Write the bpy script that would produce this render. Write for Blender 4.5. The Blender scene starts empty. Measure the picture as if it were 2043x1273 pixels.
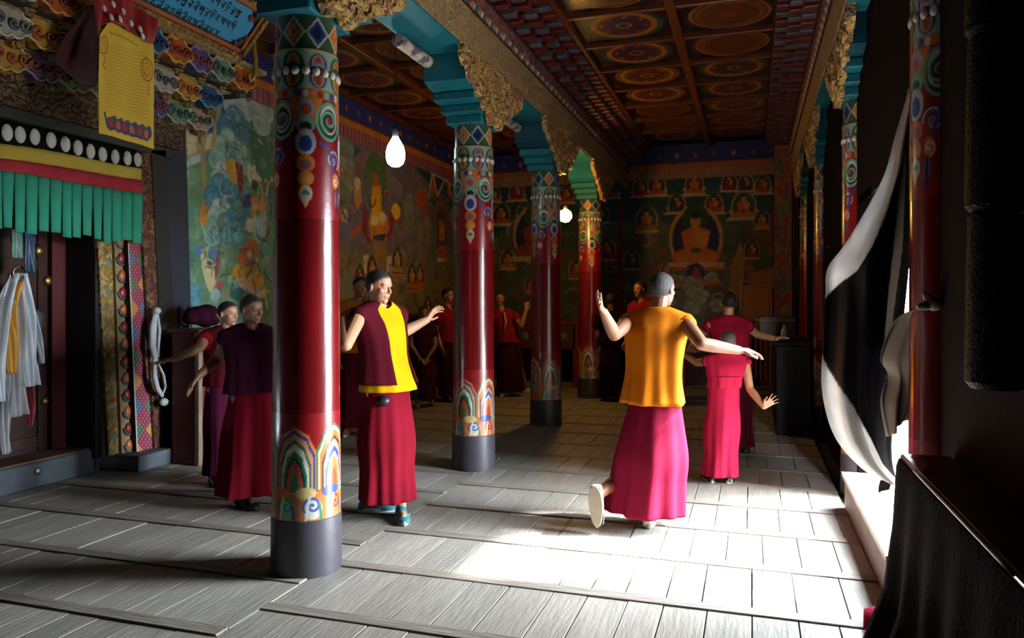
import bpy, bmesh, math, random
import numpy as np
from mathutils import Vector, Matrix

# ------------------------------------------------------------------ scene, camera, sky, sun
sc = bpy.context.scene
col = sc.collection
PI = math.pi
F, CX, HY, EYE = 1500.0, 1021.5, 600.0, 1.45      # focal length in pixels, vanishing data of the 2043x1273 photograph
YAW = math.atan2(478.5, F)                        # the hall runs this far to the right of the view
SN, CS = math.sin(YAW), math.cos(YAW)

cam_data = bpy.data.cameras.new('camera'); cam = bpy.data.objects.new('camera', cam_data); col.objects.link(cam)
cam.location = (0, 0, EYE); cam.rotation_euler = (PI / 2, 0, YAW)
cam_data.sensor_width = 36; cam_data.lens = 36 * F / 2043; cam_data.shift_y = -36.5 / 2043
cam_data.clip_start = 0.05
sc.camera = cam

EXPOSURE = 0.95
SKY_STRENGTH = 63.0
SUN_STRENGTH = 46.0
vs = sc.view_settings
vs.view_transform = 'Standard'; vs.look = 'None'; vs.gamma = 1; vs.use_curve_mapping = False; vs.exposure = EXPOSURE
w = bpy.data.worlds.new('world'); sc.world = w; w.use_nodes = True
bg = w.node_tree.nodes['Background']; bg.inputs[0].default_value = (0.80, 0.91, 1.0, 1); bg.inputs[1].default_value = SKY_STRENGTH
sd = bpy.data.lights.new('sun', 'SUN'); sd.energy = SUN_STRENGTH; sd.angle = math.radians(5); sd.color = (1.0, 0.98, 0.95)
sun = bpy.data.objects.new('sun', sd); col.objects.link(sun)
sun.rotation_euler = Vector((-1, -0.2, -0.97)).to_track_quat('-Z', 'Y').to_euler()
pd = bpy.data.lights.new('doorway_portal', 'AREA'); pd.shape = 'RECTANGLE'; pd.size = 2.0; pd.size_y = 2.3; pd.cycles.is_portal = True
portal = bpy.data.objects.new('doorway_portal', pd); col.objects.link(portal)
portal.location = (0.90, 5.0, 1.2); portal.rotation_euler = Vector((-1, 0, 0)).to_track_quat('-Z', 'Y').to_euler()
sc.cycles.max_bounces = 8; sc.cycles.diffuse_bounces = 2; sc.cycles.glossy_bounces = 3
sc.cycles.sample_clamp_indirect = 8; sc.cycles.caustics_reflective = False; sc.cycles.caustics_refractive = False
sc.cycles.use_denoising = True

# ------------------------------------------------------------------ measuring: pixel of the photograph + one known distance -> point
def at(px, py, Z):
    X = (px - CX) / F * Z
    return Vector((X * CS - Z * SN, X * SN + Z * CS, EYE - (py - HY) / F * Z))
def on_x(px, py, x): return at(px, py, x / ((px - CX) / F * CS - SN))
def on_y(px, py, y): return at(px, py, y / ((px - CX) / F * SN + CS))
def on_z(px, py, z): return at(px, py, (EYE - z) * F / (py - HY))
def cdir(r, d, u=0): return Vector((r * CS - d * SN, r * SN + d * CS, u))   # right, away, up as seen -> hall axes
def depth(p): return -p.x * SN + p.y * CS

# ------------------------------------------------------------------ materials
def lin(c):
    return tuple((v / 12.92 if v <= 0.04045 else ((v + 0.055) / 1.055) ** 2.4) for v in c)
def rgb(r, g, b): return (r / 255, g / 255, b / 255)
MATS = {}
ALB = 0.70        # every surface darkened evenly to weaken bounced light; exposure is raised to match
def mat(name, c, rough=0.7, metal=0.0, var=0.25, scale=6.0, bump=0.15, stretch=(1, 1, 1), coat=0.0, emit=0.0, paint=False, bscale=None, sheen=0.0, per_object=0.0, alpha=1.0, spec=None, transl=0.0):
    if name in MATS: return MATS[name]
    m = bpy.data.materials.new(name); m.use_nodes = True; MATS[name] = m
    nt = m.node_tree; N, L = nt.nodes, nt.links
    bs = N['Principled BSDF']
    bs.inputs['Roughness'].default_value = rough; bs.inputs['Metallic'].default_value = metal
    bs.inputs['Coat Weight'].default_value = coat; bs.inputs['Coat Roughness'].default_value = 0.12
    bs.inputs['Sheen Weight'].default_value = sheen
    if emit:
        bs.inputs['Emission Color'].default_value = (*lin(c), 1); bs.inputs['Emission Strength'].default_value = emit
    tc = N.new('ShaderNodeTexCoord'); mp = N.new('ShaderNodeMapping'); mp.inputs['Scale'].default_value = stretch
    oi = N.new('ShaderNodeObjectInfo'); ad = N.new('ShaderNodeVectorMath'); ad.operation = 'ADD'
    mu = N.new('ShaderNodeVectorMath'); mu.operation = 'SCALE'; mu.inputs[0].default_value = (13, 7, 5)
    L.new(oi.outputs['Random'], mu.inputs['Scale']); L.new(tc.outputs['Object'], ad.inputs[0]); L.new(mu.outputs[0], ad.inputs[1])
    L.new(ad.outputs[0], mp.inputs['Vector'])
    no = N.new('ShaderNodeTexNoise'); no.inputs['Scale'].default_value = scale; no.inputs['Detail'].default_value = 5; no.inputs['Roughness'].default_value = 0.62
    L.new(mp.outputs[0], no.inputs['Vector'])
    mr = N.new('ShaderNodeMapRange'); mr.inputs[1].default_value = 0.28; mr.inputs[2].default_value = 0.72
    mr.inputs[3].default_value = ALB * (1 - var); mr.inputs[4].default_value = ALB * (1 + var * 0.7)
    L.new(no.outputs['Fac'], mr.inputs[0])
    fac = mr.outputs[0]
    if per_object:
        po = N.new('ShaderNodeMapRange'); po.inputs[3].default_value = 1 - per_object; po.inputs[4].default_value = 1 + per_object
        L.new(oi.outputs['Random'], po.inputs[0]); pm = N.new('ShaderNodeMath'); pm.operation = 'MULTIPLY'
        L.new(fac, pm.inputs[0]); L.new(po.outputs[0], pm.inputs[1]); fac = pm.outputs[0]
    sc_ = N.new('ShaderNodeVectorMath'); sc_.operation = 'SCALE'
    if paint:
        at_ = N.new('ShaderNodeAttribute'); at_.attribute_name = 'paint'; L.new(at_.outputs['Color'], sc_.inputs[0])
    else: sc_.inputs[0].default_value = lin(c)
    L.new(fac, sc_.inputs['Scale']); L.new(sc_.outputs[0], bs.inputs['Base Color'])
    if emit and not paint: pass
    if bump:
        n2 = N.new('ShaderNodeTexNoise'); n2.inputs['Scale'].default_value = bscale or scale * 4; n2.inputs['Detail'].default_value = 3
        L.new(mp.outputs[0], n2.inputs['Vector'])
        bu = N.new('ShaderNodeBump'); bu.inputs['Strength'].default_value = bump; bu.inputs['Distance'].default_value = 0.02
        L.new(n2.outputs['Fac'], bu.inputs['Height']); L.new(bu.outputs[0], bs.inputs['Normal'])
    if spec is not None: bs.inputs['Specular IOR Level'].default_value = spec
    if transl:
        tr = N.new('ShaderNodeBsdfTranslucent'); ms = N.new('ShaderNodeMixShader'); ms.inputs[0].default_value = transl; L.new(sc_.outputs[0], tr.inputs[0])
        L.new(bs.outputs[0], ms.inputs[1]); L.new(tr.outputs[0], ms.inputs[2]); L.new(ms.outputs[0], N['Material Output'].inputs[0])
    if alpha < 1: bs.inputs['Alpha'].default_value = alpha
    return m
def carve_mat(name, cols, scale, rough=0.5, metal=0.0, bump=0.9, spec=0.5):
    """dense gilded or painted carving: cell pattern in a few colours with deep relief"""
    if name in MATS: return MATS[name]
    m = bpy.data.materials.new(name); m.use_nodes = True; MATS[name] = m
    nt = m.node_tree; N, L = nt.nodes, nt.links; bs = N['Principled BSDF']
    bs.inputs['Roughness'].default_value = rough; bs.inputs['Metallic'].default_value = metal
    bs.inputs['Specular IOR Level'].default_value = spec
    tc = N.new('ShaderNodeTexCoord'); no = N.new('ShaderNodeTexNoise'); no.inputs['Scale'].default_value = scale * 0.5
    L.new(tc.outputs['Object'], no.inputs['Vector'])
    mx = N.new('ShaderNodeVectorMath'); mx.operation = 'MULTIPLY_ADD'; mx.inputs[1].default_value = (0.12, 0.12, 0.12)
    L.new(no.outputs['Color'], mx.inputs[0]); L.new(tc.outputs['Object'], mx.inputs[2])
    vo = N.new('ShaderNodeTexVoronoi'); vo.inputs['Scale'].default_value = scale; L.new(mx.outputs[0], vo.inputs['Vector'])
    ra = N.new('ShaderNodeValToRGB'); ra.color_ramp.interpolation = 'CONSTANT'
    sep = N.new('ShaderNodeSeparateColor'); L.new(vo.outputs['Color'], sep.inputs[0]); L.new(sep.outputs[0], ra.inputs[0])
    el = ra.color_ramp.elements
    for i, c in enumerate(cols):
        e = el[i] if i < 2 else el.new(i / len(cols))
        e.position = i / len(cols); e.color = (*(ALB * v for v in lin(c)), 1)
    L.new(ra.outputs[0], bs.inputs['Base Color'])
    bu = N.new('ShaderNodeBump'); bu.inputs['Strength'].default_value = bump; bu.inputs['Distance'].default_value = 0.03; bu.invert = True
    L.new(vo.outputs['Distance'], bu.inputs['Height']); L.new(bu.outputs[0], bs.inputs['Normal'])
    return m

def cloth_mat(n, c, var=0.16): return mat(n, c, 0.85, var=var, scale=5, bump=0.08, bscale=90, sheen=0.0, spec=0.08)
white_m = mat('white_rubber', rgb(214, 212, 205), 0.6); black_m = mat('black_leather', rgb(24, 24, 30), 0.5); teal_shoe = mat('teal_canvas', rgb(34, 120, 128), 0.7); grey_sole = mat('grey_sole', rgb(150, 140, 124), 0.8); tan_m = mat('tan_leather', rgb(150, 90, 50), 0.6)
# CLOTHS
MAROON, CRIMSON, SAFF, YELLOW, PLUM, PINKR = cloth_mat('maroon_wool', rgb(88, 14, 30)), cloth_mat('crimson_wool', rgb(128, 14, 34)), cloth_mat('saffron_cotton', rgb(196, 108, 14)), cloth_mat('yellow_cotton', rgb(226, 172, 8)), cloth_mat('plum_wool', rgb(62, 14, 40)), cloth_mat('raspberry_wool', rgb(196, 34, 74))
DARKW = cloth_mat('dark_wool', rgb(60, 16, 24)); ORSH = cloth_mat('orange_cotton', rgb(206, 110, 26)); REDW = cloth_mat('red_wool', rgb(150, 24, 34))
BLKW, WHITEC, UNBL = cloth_mat('black_wool', rgb(26, 14, 16)), cloth_mat('white_cloth', rgb(236, 240, 238)), cloth_mat('unbleached_cloth', rgb(160, 150, 136))
# ------------------------------------------------------------------ objects
def link(o, parent=None):
    col.objects.link(o)
    if parent is not None: o.parent = parent
    return o
def tag(o, label=None, cat=None, group=None, kind=None):
    if label: o['label'] = label
    if cat: o['category'] = cat
    if group: o['group'] = group
    if kind: o['kind'] = kind
    return o
def thing(name, label, cat, loc=(0, 0, 0), rz=0, group=None):
    o = bpy.data.objects.new(name, None); col.objects.link(o); o.location = loc; o.rotation_euler = (0, 0, rz)
    o.empty_display_size = 0.1
    return tag(o, label, cat, group)
def copy_tree(o, parent=None):
    c = o.copy(); link(c, parent)
    for ch in list(o.children): copy_tree(ch, c)
    return c
class MB:
    def __init__(s): s.v = []; s.f = []; s.m = []; s.mi = 0
    def add(s, vs, fs):
        n = len(s.v); s.v += [tuple(v) for v in vs]; s.f += [tuple(i + n for i in f) for f in fs]; s.m += [s.mi] * len(fs); return s
    def box(s, a, b, bev=0.0):
        x0, y0, z0 = a; x1, y1, z1 = b
        if bev <= 0:
            return s.add([(x0, y0, z0), (x1, y0, z0), (x1, y1, z0), (x0, y1, z0), (x0, y0, z1), (x1, y0, z1), (x1, y1, z1), (x0, y1, z1)],
                         [(3, 2, 1, 0), (4, 5, 6, 7), (0, 1, 5, 4), (1, 2, 6, 5), (2, 3, 7, 6), (3, 0, 4, 7)])
        bm = bmesh.new(); bmesh.ops.create_cube(bm, size=1)
        for v in bm.verts: v.co = Vector(((x0 + x1) / 2 + v.co.x * (x1 - x0), (y0 + y1) / 2 + v.co.y * (y1 - y0), (z0 + z1) / 2 + v.co.z * (z1 - z0)))
        bmesh.ops.bevel(bm, geom=bm.edges[:], offset=bev, segments=1, affect='EDGES')
        bm.verts.index_update(); s.add([v.co[:] for v in bm.verts], [[v.index for v in f.verts] for f in bm.faces]); bm.free(); return s
    def obox(s, o, ax, ay, az):
        """box from corner o along three edge vectors"""
        o, ax, ay, az = Vector(o), Vector(ax), Vector(ay), Vector(az)
        if ax.cross(ay).dot(az) < 0: ax, ay = ay, ax
        p = [o, o + ax, o + ax + ay, o + ay]; p += [q + az for q in p]
        return s.add(p, [(3, 2, 1, 0), (4, 5, 6, 7), (0, 1, 5, 4), (1, 2, 6, 5), (2, 3, 7, 6), (3, 0, 4, 7)])
    def prism(s, pts, o, u, v, n):
        """outline pts (a,b) in the plane o + a*u + b*v, pushed out by vector n"""
        o, u, v, n = Vector(o), Vector(u), Vector(v), Vector(n); k = len(pts)
        if u.cross(v).dot(n) < 0: pts = pts[::-1]
        p = [o + u * a + v * b for a, b in pts]; q = [x + n for x in p]
        return s.add(p + q, [tuple(range(k))[::-1], tuple(range(k, 2 * k))] + [(i, (i + 1) % k, k + (i + 1) % k, k + i) for i in range(k)])
    def lathe(s, prof, seg=24, c=(0, 0, 0), caps=True):
        n0 = len(prof); vs = []; fs = []
        for r, z in prof:
            for i in range(seg):
                a = 2 * PI * i / seg; vs.append((c[0] + r * math.cos(a), c[1] + r * math.sin(a), c[2] + z))
        for j in range(n0 - 1):
            for i in range(seg):
                k = (i + 1) % seg; fs.append((j * seg + i, j * seg + k, (j + 1) * seg + k, (j + 1) * seg + i))
        if caps: fs.append(tuple(range(seg))[::-1]); fs.append(tuple((n0 - 1) * seg + i for i in range(seg)))
        return s.add(vs, fs)
    def tube(s, pts, r, seg=8, flat=None):
        pts = [Vector(p) for p in pts]; n = len(pts); rs = r if isinstance(r, (list, tuple)) else [r] * n
        vs = []; fs = []; up = Vector((0.31, 0.2, 0.93)); prev = None
        for i, p in enumerate(pts):
            t = (pts[min(i + 1, n - 1)] - pts[max(i - 1, 0)]).normalized()
            if prev is None: a = t.cross(up).normalized() if abs(t.dot(up)) < 0.95 else t.cross(Vector((1, 0, 0))).normalized()
            else: a = (prev - t * prev.dot(t)).normalized()
            prev = a; b = t.cross(a)
            for k in range(seg):
                th = 2 * PI * k / seg; vs.append(p + (a * math.cos(th) + b * math.sin(th) * (flat or 1)) * rs[i])
        for i in range(n - 1):
            for k in range(seg):
                q = (k + 1) % seg; fs.append((i * seg + k, i * seg + q, (i + 1) * seg + q, (i + 1) * seg + k))
        fs.append(tuple(range(seg))[::-1]); fs.append(tuple((n - 1) * seg + k for k in range(seg)))
        return s.add(vs, fs)
    def ball(s, c, r, seg=10, rings=7, M=None):
        c = Vector(c); rr = Vector(r) if isinstance(r, (tuple, list, Vector)) else Vector((r, r, r)); vs = []; fs = []
        vs.append((0, 0, 1))
        for j in range(1, rings):
            p = PI * j / rings
            for i in range(seg):
                a = 2 * PI * i / seg; vs.append((math.sin(p) * math.cos(a), math.sin(p) * math.sin(a), math.cos(p)))
        vs.append((0, 0, -1)); L_ = len(vs) - 1
        for i in range(seg):
            k = (i + 1) % seg; fs.append((0, 1 + i, 1 + k)); fs.append((L_, L_ - seg + k, L_ - seg + i))
        for j in range(rings - 2):
            for i in range(seg):
                k = (i + 1) % seg; a = 1 + j * seg; fs.append((a + i, a + seg + i, a + seg + k, a + k))
        out = []
        for v in vs:
            d = Vector((v[0] * rr.x, v[1] * rr.y, v[2] * rr.z))
            if M is not None: d = M @ d
            out.append(c + d)
        return s.add(out, fs)
    def grid(s, P):
        """P: 2-D list of points"""
        r, c = len(P), len(P[0]); vs = [p for row in P for p in row]
        return s.add(vs, [(j * c + i, j * c + i + 1, (j + 1) * c + i + 1, (j + 1) * c + i) for j in range(r - 1) for i in range(c - 1)])
    def mesh(s, name, mats, smooth=False):
        me = bpy.data.meshes.new(name); me.from_pydata(s.v, [], s.f)
        for m in (mats if isinstance(mats, (list, tuple)) else [mats]): me.materials.append(m)
        if any(s.m): me.polygons.foreach_set('material_index', s.m)
        if smooth:
            me.polygons.foreach_set('use_smooth', [True] * len(me.polygons))
            if smooth != 'all': me.set_sharp_from_angle(angle=math.radians(smooth if smooth is not True else 40))
        me.update(); return me
    def build(s, name, mats, parent=None, smooth=False):
        return link(bpy.data.objects.new(name, s.mesh(name, mats, smooth)), parent)
def inst(name, me, parent=None, loc=(0, 0, 0), rot=(0, 0, 0), scale=(1, 1, 1)):
    o = bpy.data.objects.new(name, me); link(o, parent); o.location = loc; o.rotation_euler = rot; o.scale = scale; return o
def set_paint(me, arr):
    """arr: (n_verts, 3) sRGB"""
    a = np.clip(np.asarray(arr, dtype=np.float32), 0, 1)
    a = np.where(a <= 0.04045, a / 12.92, ((a + 0.055) / 1.055) ** 2.4)
    at_ = me.color_attributes.new('paint', 'FLOAT_COLOR', 'POINT')
    at_.data.foreach_set('color', np.concatenate([a, np.ones((len(a), 1), np.float32)], 1).astype(np.float32).ravel())
def grid_mesh(name, pts, m, paint=None, smooth=True, wrap=False):
    """pts: array (rows, cols, 3), fast numpy path"""
    r, c = pts.shape[:2]; me = bpy.data.meshes.new(name)
    idx = np.arange(r * c).reshape(r, c)
    if wrap: idx = np.concatenate([idx, idx[:, :1]], 1)
    q = np.stack([idx[:-1, :-1], idx[:-1, 1:], idx[1:, 1:], idx[1:, :-1]], -1).reshape(-1, 4)
    me.vertices.add(r * c); me.vertices.foreach_set('co', pts.astype(np.float32).ravel())
    me.loops.add(len(q) * 4); me.loops.foreach_set('vertex_index', q.ravel().astype(np.int32))
    me.polygons.add(len(q)); me.polygons.foreach_set('loop_start', np.arange(0, len(q) * 4, 4, dtype=np.int32))
    me.polygons.foreach_set('use_smooth', np.full(len(q), bool(smooth)))
    me.update(calc_edges=True); me.validate()
    me.materials.append(m)
    if paint is not None: set_paint(me, paint.reshape(-1, 3))
    return me

# ------------------------------------------------------------------ a small painter for murals and painted wood (paint lives on the surface as a colour attribute)
class Canvas:
    def __init__(s, x0, x1, y0, y1, step, base):
        s.x = np.arange(x0, x1 + step * 0.5, step); s.y = np.arange(y0, y1 + step * 0.5, step); s.step = step
        s.a = np.empty((len(s.y), len(s.x), 3)); s.a[:] = base; s.wrap = None
    def _box(s, x0, x1, y0, y1):
        i0, i1 = np.searchsorted(s.x, [x0, x1]); j0, j1 = np.searchsorted(s.y, [y0, y1])
        if i1 <= i0 or j1 <= j0: return None
        X, Y = np.meshgrid(s.x[i0:i1], s.y[j0:j1]); return slice(j0, j1), slice(i0, i1), X, Y
    def _put(s, b, mask, c):
        v = s.a[b[0], b[1]]; m = mask[..., None]; v[:] = v * (1 - m) + np.array(c) * m
    def ell(s, x, y, rx, ry, c, rot=0.0, al=1.0):
        R = max(rx, ry) + s.step; b = s._box(x - R, x + R, y - R, y + R)
        if b is None: return
        dx, dy = b[2] - x, b[3] - y; ca, sa = math.cos(rot), math.sin(rot)
        d = np.sqrt(((dx * ca + dy * sa) / rx) ** 2 + ((dy * ca - dx * sa) / ry) ** 2)
        s._put(b, np.clip((1 - d) * min(rx, ry) / s.step + 0.5, 0, 1) * al, c)
    def ring(s, x, y, r, w, c): s.line([(x + r * math.cos(t), y + r * math.sin(t)) for t in np.linspace(0, 2 * PI, 20)], w, c)
    def rect(s, x0, x1, y0, y1, c, al=1.0):
        b = s._box(x0, x1, y0, y1)
        if b is not None: s._put(b, np.full(b[2].shape, al), c)
    def poly(s, pts, c, al=1.0):
        xs = [p[0] for p in pts]; ys = [p[1] for p in pts]; b = s._box(min(xs), max(xs), min(ys), max(ys))
        if b is None: return
        X, Y = b[2], b[3]; ins = np.zeros(X.shape, bool); n = len(pts)
        for i in range(n):
            (xa, ya), (xb, yb) = pts[i], pts[(i + 1) % n]
            if ya == yb: continue
            ins ^= ((ya > Y) != (yb > Y)) & (X < (xb - xa) * (Y - ya) / (yb - ya) + xa)
        s._put(b, ins * al, c)
    def line(s, pts, w, c, al=1.0):
        xs = [p[0] for p in pts]; ys = [p[1] for p in pts]; b = s._box(min(xs) - w, max(xs) + w, min(ys) - w, max(ys) + w)
        if b is None: return
        X, Y = b[2], b[3]; D = np.full(X.shape, 1e9)
        for (xa, ya), (xb, yb) in zip(pts[:-1], pts[1:]):
            dx, dy = xb - xa, yb - ya; L2 = dx * dx + dy * dy + 1e-12
            t = np.clip(((X - xa) * dx + (Y - ya) * dy) / L2, 0, 1)
            D = np.minimum(D, np.hypot(X - xa - t * dx, Y - ya - t * dy))
        s._put(b, np.clip((w / 2 - D) / s.step + 0.5, 0, 1) * al, c)
    def spiral(s, x, y, r, w, c, turns=1.6, d=1, a0=0.0):
        s.line([(x + r * t * math.cos(a0 + d * t * turns * 2 * PI), y + r * t * math.sin(a0 + d * t * turns * 2 * PI)) for t in np.linspace(0.08, 1, 22)], w, c)
    def cloud(s, x, y, r, c1, c2, rng):
        for k in range(5):
            a = k * 1.25 + rng.random(); s.ell(x + 0.55 * r * math.cos(a), y + 0.5 * r * math.sin(a), r * 0.6, r * 0.52, c2)
            s.ell(x + 0.55 * r * math.cos(a), y + 0.5 * r * math.sin(a), r * 0.5, r * 0.42, c1)
        s.spiral(x, y, r * 0.5, r * 0.1, c2)
    def buddha(s, x, y, h, robe, halo, aur, skin, seat, rim=rgb(200, 160, 90)):
        s.ell(x, y + 0.02 * h, 0.44 * h, 0.55 * h, rim); s.ell(x, y, 0.38 * h, 0.5 * h, aur)
        s.ell(x, y + 0.36 * h, 0.21 * h, 0.23 * h, halo); s.ell(x, y - 0.28 * h, 0.4 * h, 0.14 * h, robe)
        s.poly([(x - 0.16 * h, y - 0.25 * h), (x - 0.24 * h, y + 0.13 * h), (x - 0.07 * h, y + 0.22 * h), (x + 0.07 * h, y + 0.22 * h), (x + 0.24 * h, y + 0.13 * h), (x + 0.16 * h, y - 0.25 * h)], robe)
        s.poly([(x - 0.02 * h, y + 0.2 * h), (x + 0.22 * h, y + 0.12 * h), (x + 0.15 * h, y - 0.12 * h), (x + 0.04 * h, y - 0.1 * h)], skin)
        s.ell(x, y + 0.3 * h, 0.085 * h, 0.11 * h, skin); s.ell(x, y + 0.4 * h, 0.07 * h, 0.06 * h, rgb(25, 30, 60)); s.ell(x, y - 0.18 * h, 0.08 * h, 0.045 * h, rgb(60, 80, 90))
        s.poly([(x - 0.48 * h, y - 0.38 * h), (x + 0.48 * h, y - 0.38 * h), (x + 0.4 * h, y - 0.47 * h), (x - 0.4 * h, y - 0.47 * h)], seat)
        s.line([(x - 0.46 * h, y - 0.46 * h), (x + 0.46 * h, y - 0.46 * h)], 0.03 * h, rgb(215, 200, 170))
def catmull(K, n):
    K = np.asarray(K, float); m = len(K); out = []
    for t in np.linspace(0, m - 1, n):
        i = min(int(t), m - 2); u = t - i; p0, p1, p2, p3 = K[max(i - 1, 0)], K[i], K[i + 1], K[min(i + 2, m - 1)]
        out.append(0.5 * (2 * p1 + (p2 - p0) * u + (2 * p0 - 5 * p1 + 4 * p2 - p3) * u * u + (3 * p1 - p0 - 3 * p2 + p3) * u ** 3))
    return np.array(out)
R_ = random.Random(7)

# ------------------------------------------------------------------ colours shared by the painted woodwork
ORANGE, GREEN, TURQ, BLUE, WHITE_, RED, NAVY, PINK, GOLD = rgb(222, 122, 48), rgb(52, 132, 92), rgb(112, 190, 170), rgb(48, 72, 158), rgb(228, 222, 208), rgb(168, 34, 34), rgb(30, 36, 84), rgb(196, 120, 130), rgb(206, 160, 70)
wood_floor = mat('weathered_boards', rgb(161, 154, 143), 0.5, var=0.2, scale=2.2, bump=0.2, stretch=(7, 0.9, 7), per_object=0.13, bscale=9)
strip_wood = mat('strip_wood', rgb(140, 130, 118), 0.65, var=0.35, scale=2.2, bump=0.3, stretch=(0.9, 7, 7), per_object=0.15)
dark_gap = mat('dark_gap', rgb(40, 36, 32), 0.9)
black_wall = mat('black_plaster', rgb(24, 16, 14), 0.9, bump=0.1, spec=0.05)  # one even near-black tone with very low specular
pale_ground = mat('courtyard_stone', rgb(120, 114, 106), 0.9, scale=2)
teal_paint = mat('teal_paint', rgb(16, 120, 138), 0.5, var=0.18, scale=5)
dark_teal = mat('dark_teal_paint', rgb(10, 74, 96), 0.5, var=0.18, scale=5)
red_lacquer = mat('red_lacquer', rgb(122, 14, 20), 0.25, var=0.22, scale=4, bump=0.05, stretch=(2, 2, 0.6), coat=0.5)
grey_base = mat('grey_paint', rgb(70, 66, 74), 0.42, var=0.3, scale=5, bump=0.08)
paint_gloss = mat('painted_wood', (1, 1, 1), 0.3, var=0.14, scale=9, bump=0.06, paint=True, coat=0.3)
paint_matt = mat('mural_paint', (1, 1, 1), 0.75, var=0.3, scale=5, bump=0.05, paint=True)
paint_ceiling = mat('ceiling_paint', (0.6, 0.6, 0.6), 0.24, var=0.2, scale=7, bump=0.04, paint=True)
gold_carve = carve_mat('gilded_carving', [rgb(214, 170, 92), rgb(190, 144, 80), rgb(226, 186, 110), rgb(164, 140, 90), rgb(200, 130, 104), rgb(220, 184, 124)], 26)
fine_carve = carve_mat('fine_carving', [rgb(222, 186, 124), rgb(204, 154, 106), rgb(186, 172, 122), rgb(230, 198, 136), rgb(196, 156, 112)], 42)
pink_carve = carve_mat('pink_carving', [rgb(160, 92, 96), rgb(120, 60, 60), rgb(180, 130, 120), rgb(110, 96, 110), rgb(170, 84, 60)], 34)
dark_red = mat('dark_red_paint', rgb(64, 14, 13), 0.5, var=0.3)
brown_red = mat('brown_red_paint', rgb(126, 48, 32), 0.5, var=0.3)
pearl = mat('pearl_white', rgb(226, 222, 216), 0.35, var=0.08, bump=0)
ochre = mat('ochre_paint', rgb(188, 112, 40), 0.5, var=0.25)
cream_rod = carve_mat('cream_rod', [rgb(214, 200, 180), rgb(222, 210, 196), rgb(206, 188, 170), rgb(120, 110, 130), rgb(216, 204, 188), rgb(196, 140, 90)], 16, bump=0.1)

LX, RX = -2.31, 0.79
LEFT_Y = [3.56, 6.14, 8.55, 11.1]
RIGHT_Y = [3.62, 6.2, 8.95, 11.5]
WL, WB, WR, WF, CEIL = -5.1, 13.5, 0.74, -1.6, 4.17

# ------------------------------------------------------------------ floor of short boards between cross strips
def in_frame(p, m=40):
    d = depth(p)
    if d < 0.3: return False
    px = CX + (p.x * CS + p.y * SN) / d * F; py = HY + (EYE - p.z) / d * F
    return -m < px < 2043 + m and -m < py < 1273 + m
floor = MB().box((WL - 2.0, WF, -0.12), (WR + 0.1, WB + 0.2, -0.035)).build('floor', dark_gap); tag(floor, kind='structure')
PL = 0.63; STR = 0.085
plank_me = {}
def plank_mesh(wd):
    if wd not in plank_me: plank_me[wd] = MB().box((0.003, 0.003, -0.03), (wd - 0.003, PL - STR - 0.003, 0), 0.0012).mesh('plank', wood_floor)
    return plank_me[wd]
planks = []
rows = range(-7, 17)
for k in rows:
    y0 = 3.0 + PL * k + STR
    for x0, x1, off in ((-2.2, 0.62, 0.0), (-5.9, -2.2, 0.33)):
        x = x0; rr = random.Random(k * 31 + int(x0 * 10))
        while x < x1 - 0.05:
            wd = rr.choice((0.17, 0.2, 0.2, 0.23)); wd = wd if x + wd <= x1 - 0.06 else round(x1 - x, 3)
            planks.append((x, y0 + off - (PL if off and k == 99 else 0), wd, rr.uniform(-0.0025, 0.0015), rr.uniform(-0.003, 0.003)))
            x += wd
def seen_size(p):
    c = Vector((p[0] + p[2] / 2, p[1] + 0.3, 0)); d = depth(c)
    return -1.0 / d ** 3 if in_frame(c, 120) else 1.0
planks.sort(key=seen_size)
far = MB()
for i, (x, y, wd, dz, rz) in enumerate(planks):
    if y > WB - 0.05: continue
    if i < 300: inst('plank', plank_mesh(wd), floor, (x, y, dz), (0, 0, rz))
    else: far.box((x + 0.003, y + 0.003, -0.03), (x + wd - 0.003, min(y + PL - STR, WB) - 0.003, dz))
tag(far.build('far_planks', wood_floor, floor), kind='stuff')
for x0, x1, off in ((-2.2, 0.62, 0.0), (-5.9, -2.205, 0.33)):
    me = MB().box((x0, 0.002, -0.03), (x1, STR - 0.002, 0.006), 0.003).mesh('floor_strip', strip_wood)
    for k in rows:
        y = 3.0 + PL * k + off
        if y < WB: inst('floor_strip', me, floor, (0, y, R_.uniform(-0.002, 0.002)), (0, 0, R_.uniform(-0.004, 0.004)))

# ------------------------------------------------------------------ walls, ground outside, sill of the side doorway
def struct(name, mb, m, parent=None, smooth=False):
    o = mb.build(name, m, parent, smooth)
    if parent is None: tag(o, kind='structure')
    return o
DY0, DY1, DH, SILL = 4.0, 5.98, 2.15, 0.25
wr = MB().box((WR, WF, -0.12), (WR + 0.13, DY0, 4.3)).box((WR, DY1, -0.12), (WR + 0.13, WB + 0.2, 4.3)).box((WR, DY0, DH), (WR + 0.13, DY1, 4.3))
wr.box((WR, 5.36, 0.95), (WR + 0.13, DY1, DH + 0.05))  # added unseen board over the far part of the opening, narrows the daylight
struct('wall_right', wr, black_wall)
struct('wall_front', MB().box((-8, WF - 0.2, -0.1), (WR + 0.13, WF, 4.3)), black_wall)
sill_m = mat('pale_sill', rgb(190, 182, 170), 0.7, scale=5); sill_side = mat('sill_side', rgb(104, 84, 70), 0.7)
sl = MB().box((0.62, DY0 - 0.1, -0.1), (WR + 0.15, DY1 - 0.25, SILL - 0.03)); sl.mi = 1; sl.box((0.6, DY0 - 0.1, SILL - 0.03), (WR + 0.15, DY1 - 0.25, SILL))  # top slab in a paler tone than the sides
struct('trim_1', sl, [sill_side, sill_m])
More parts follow.
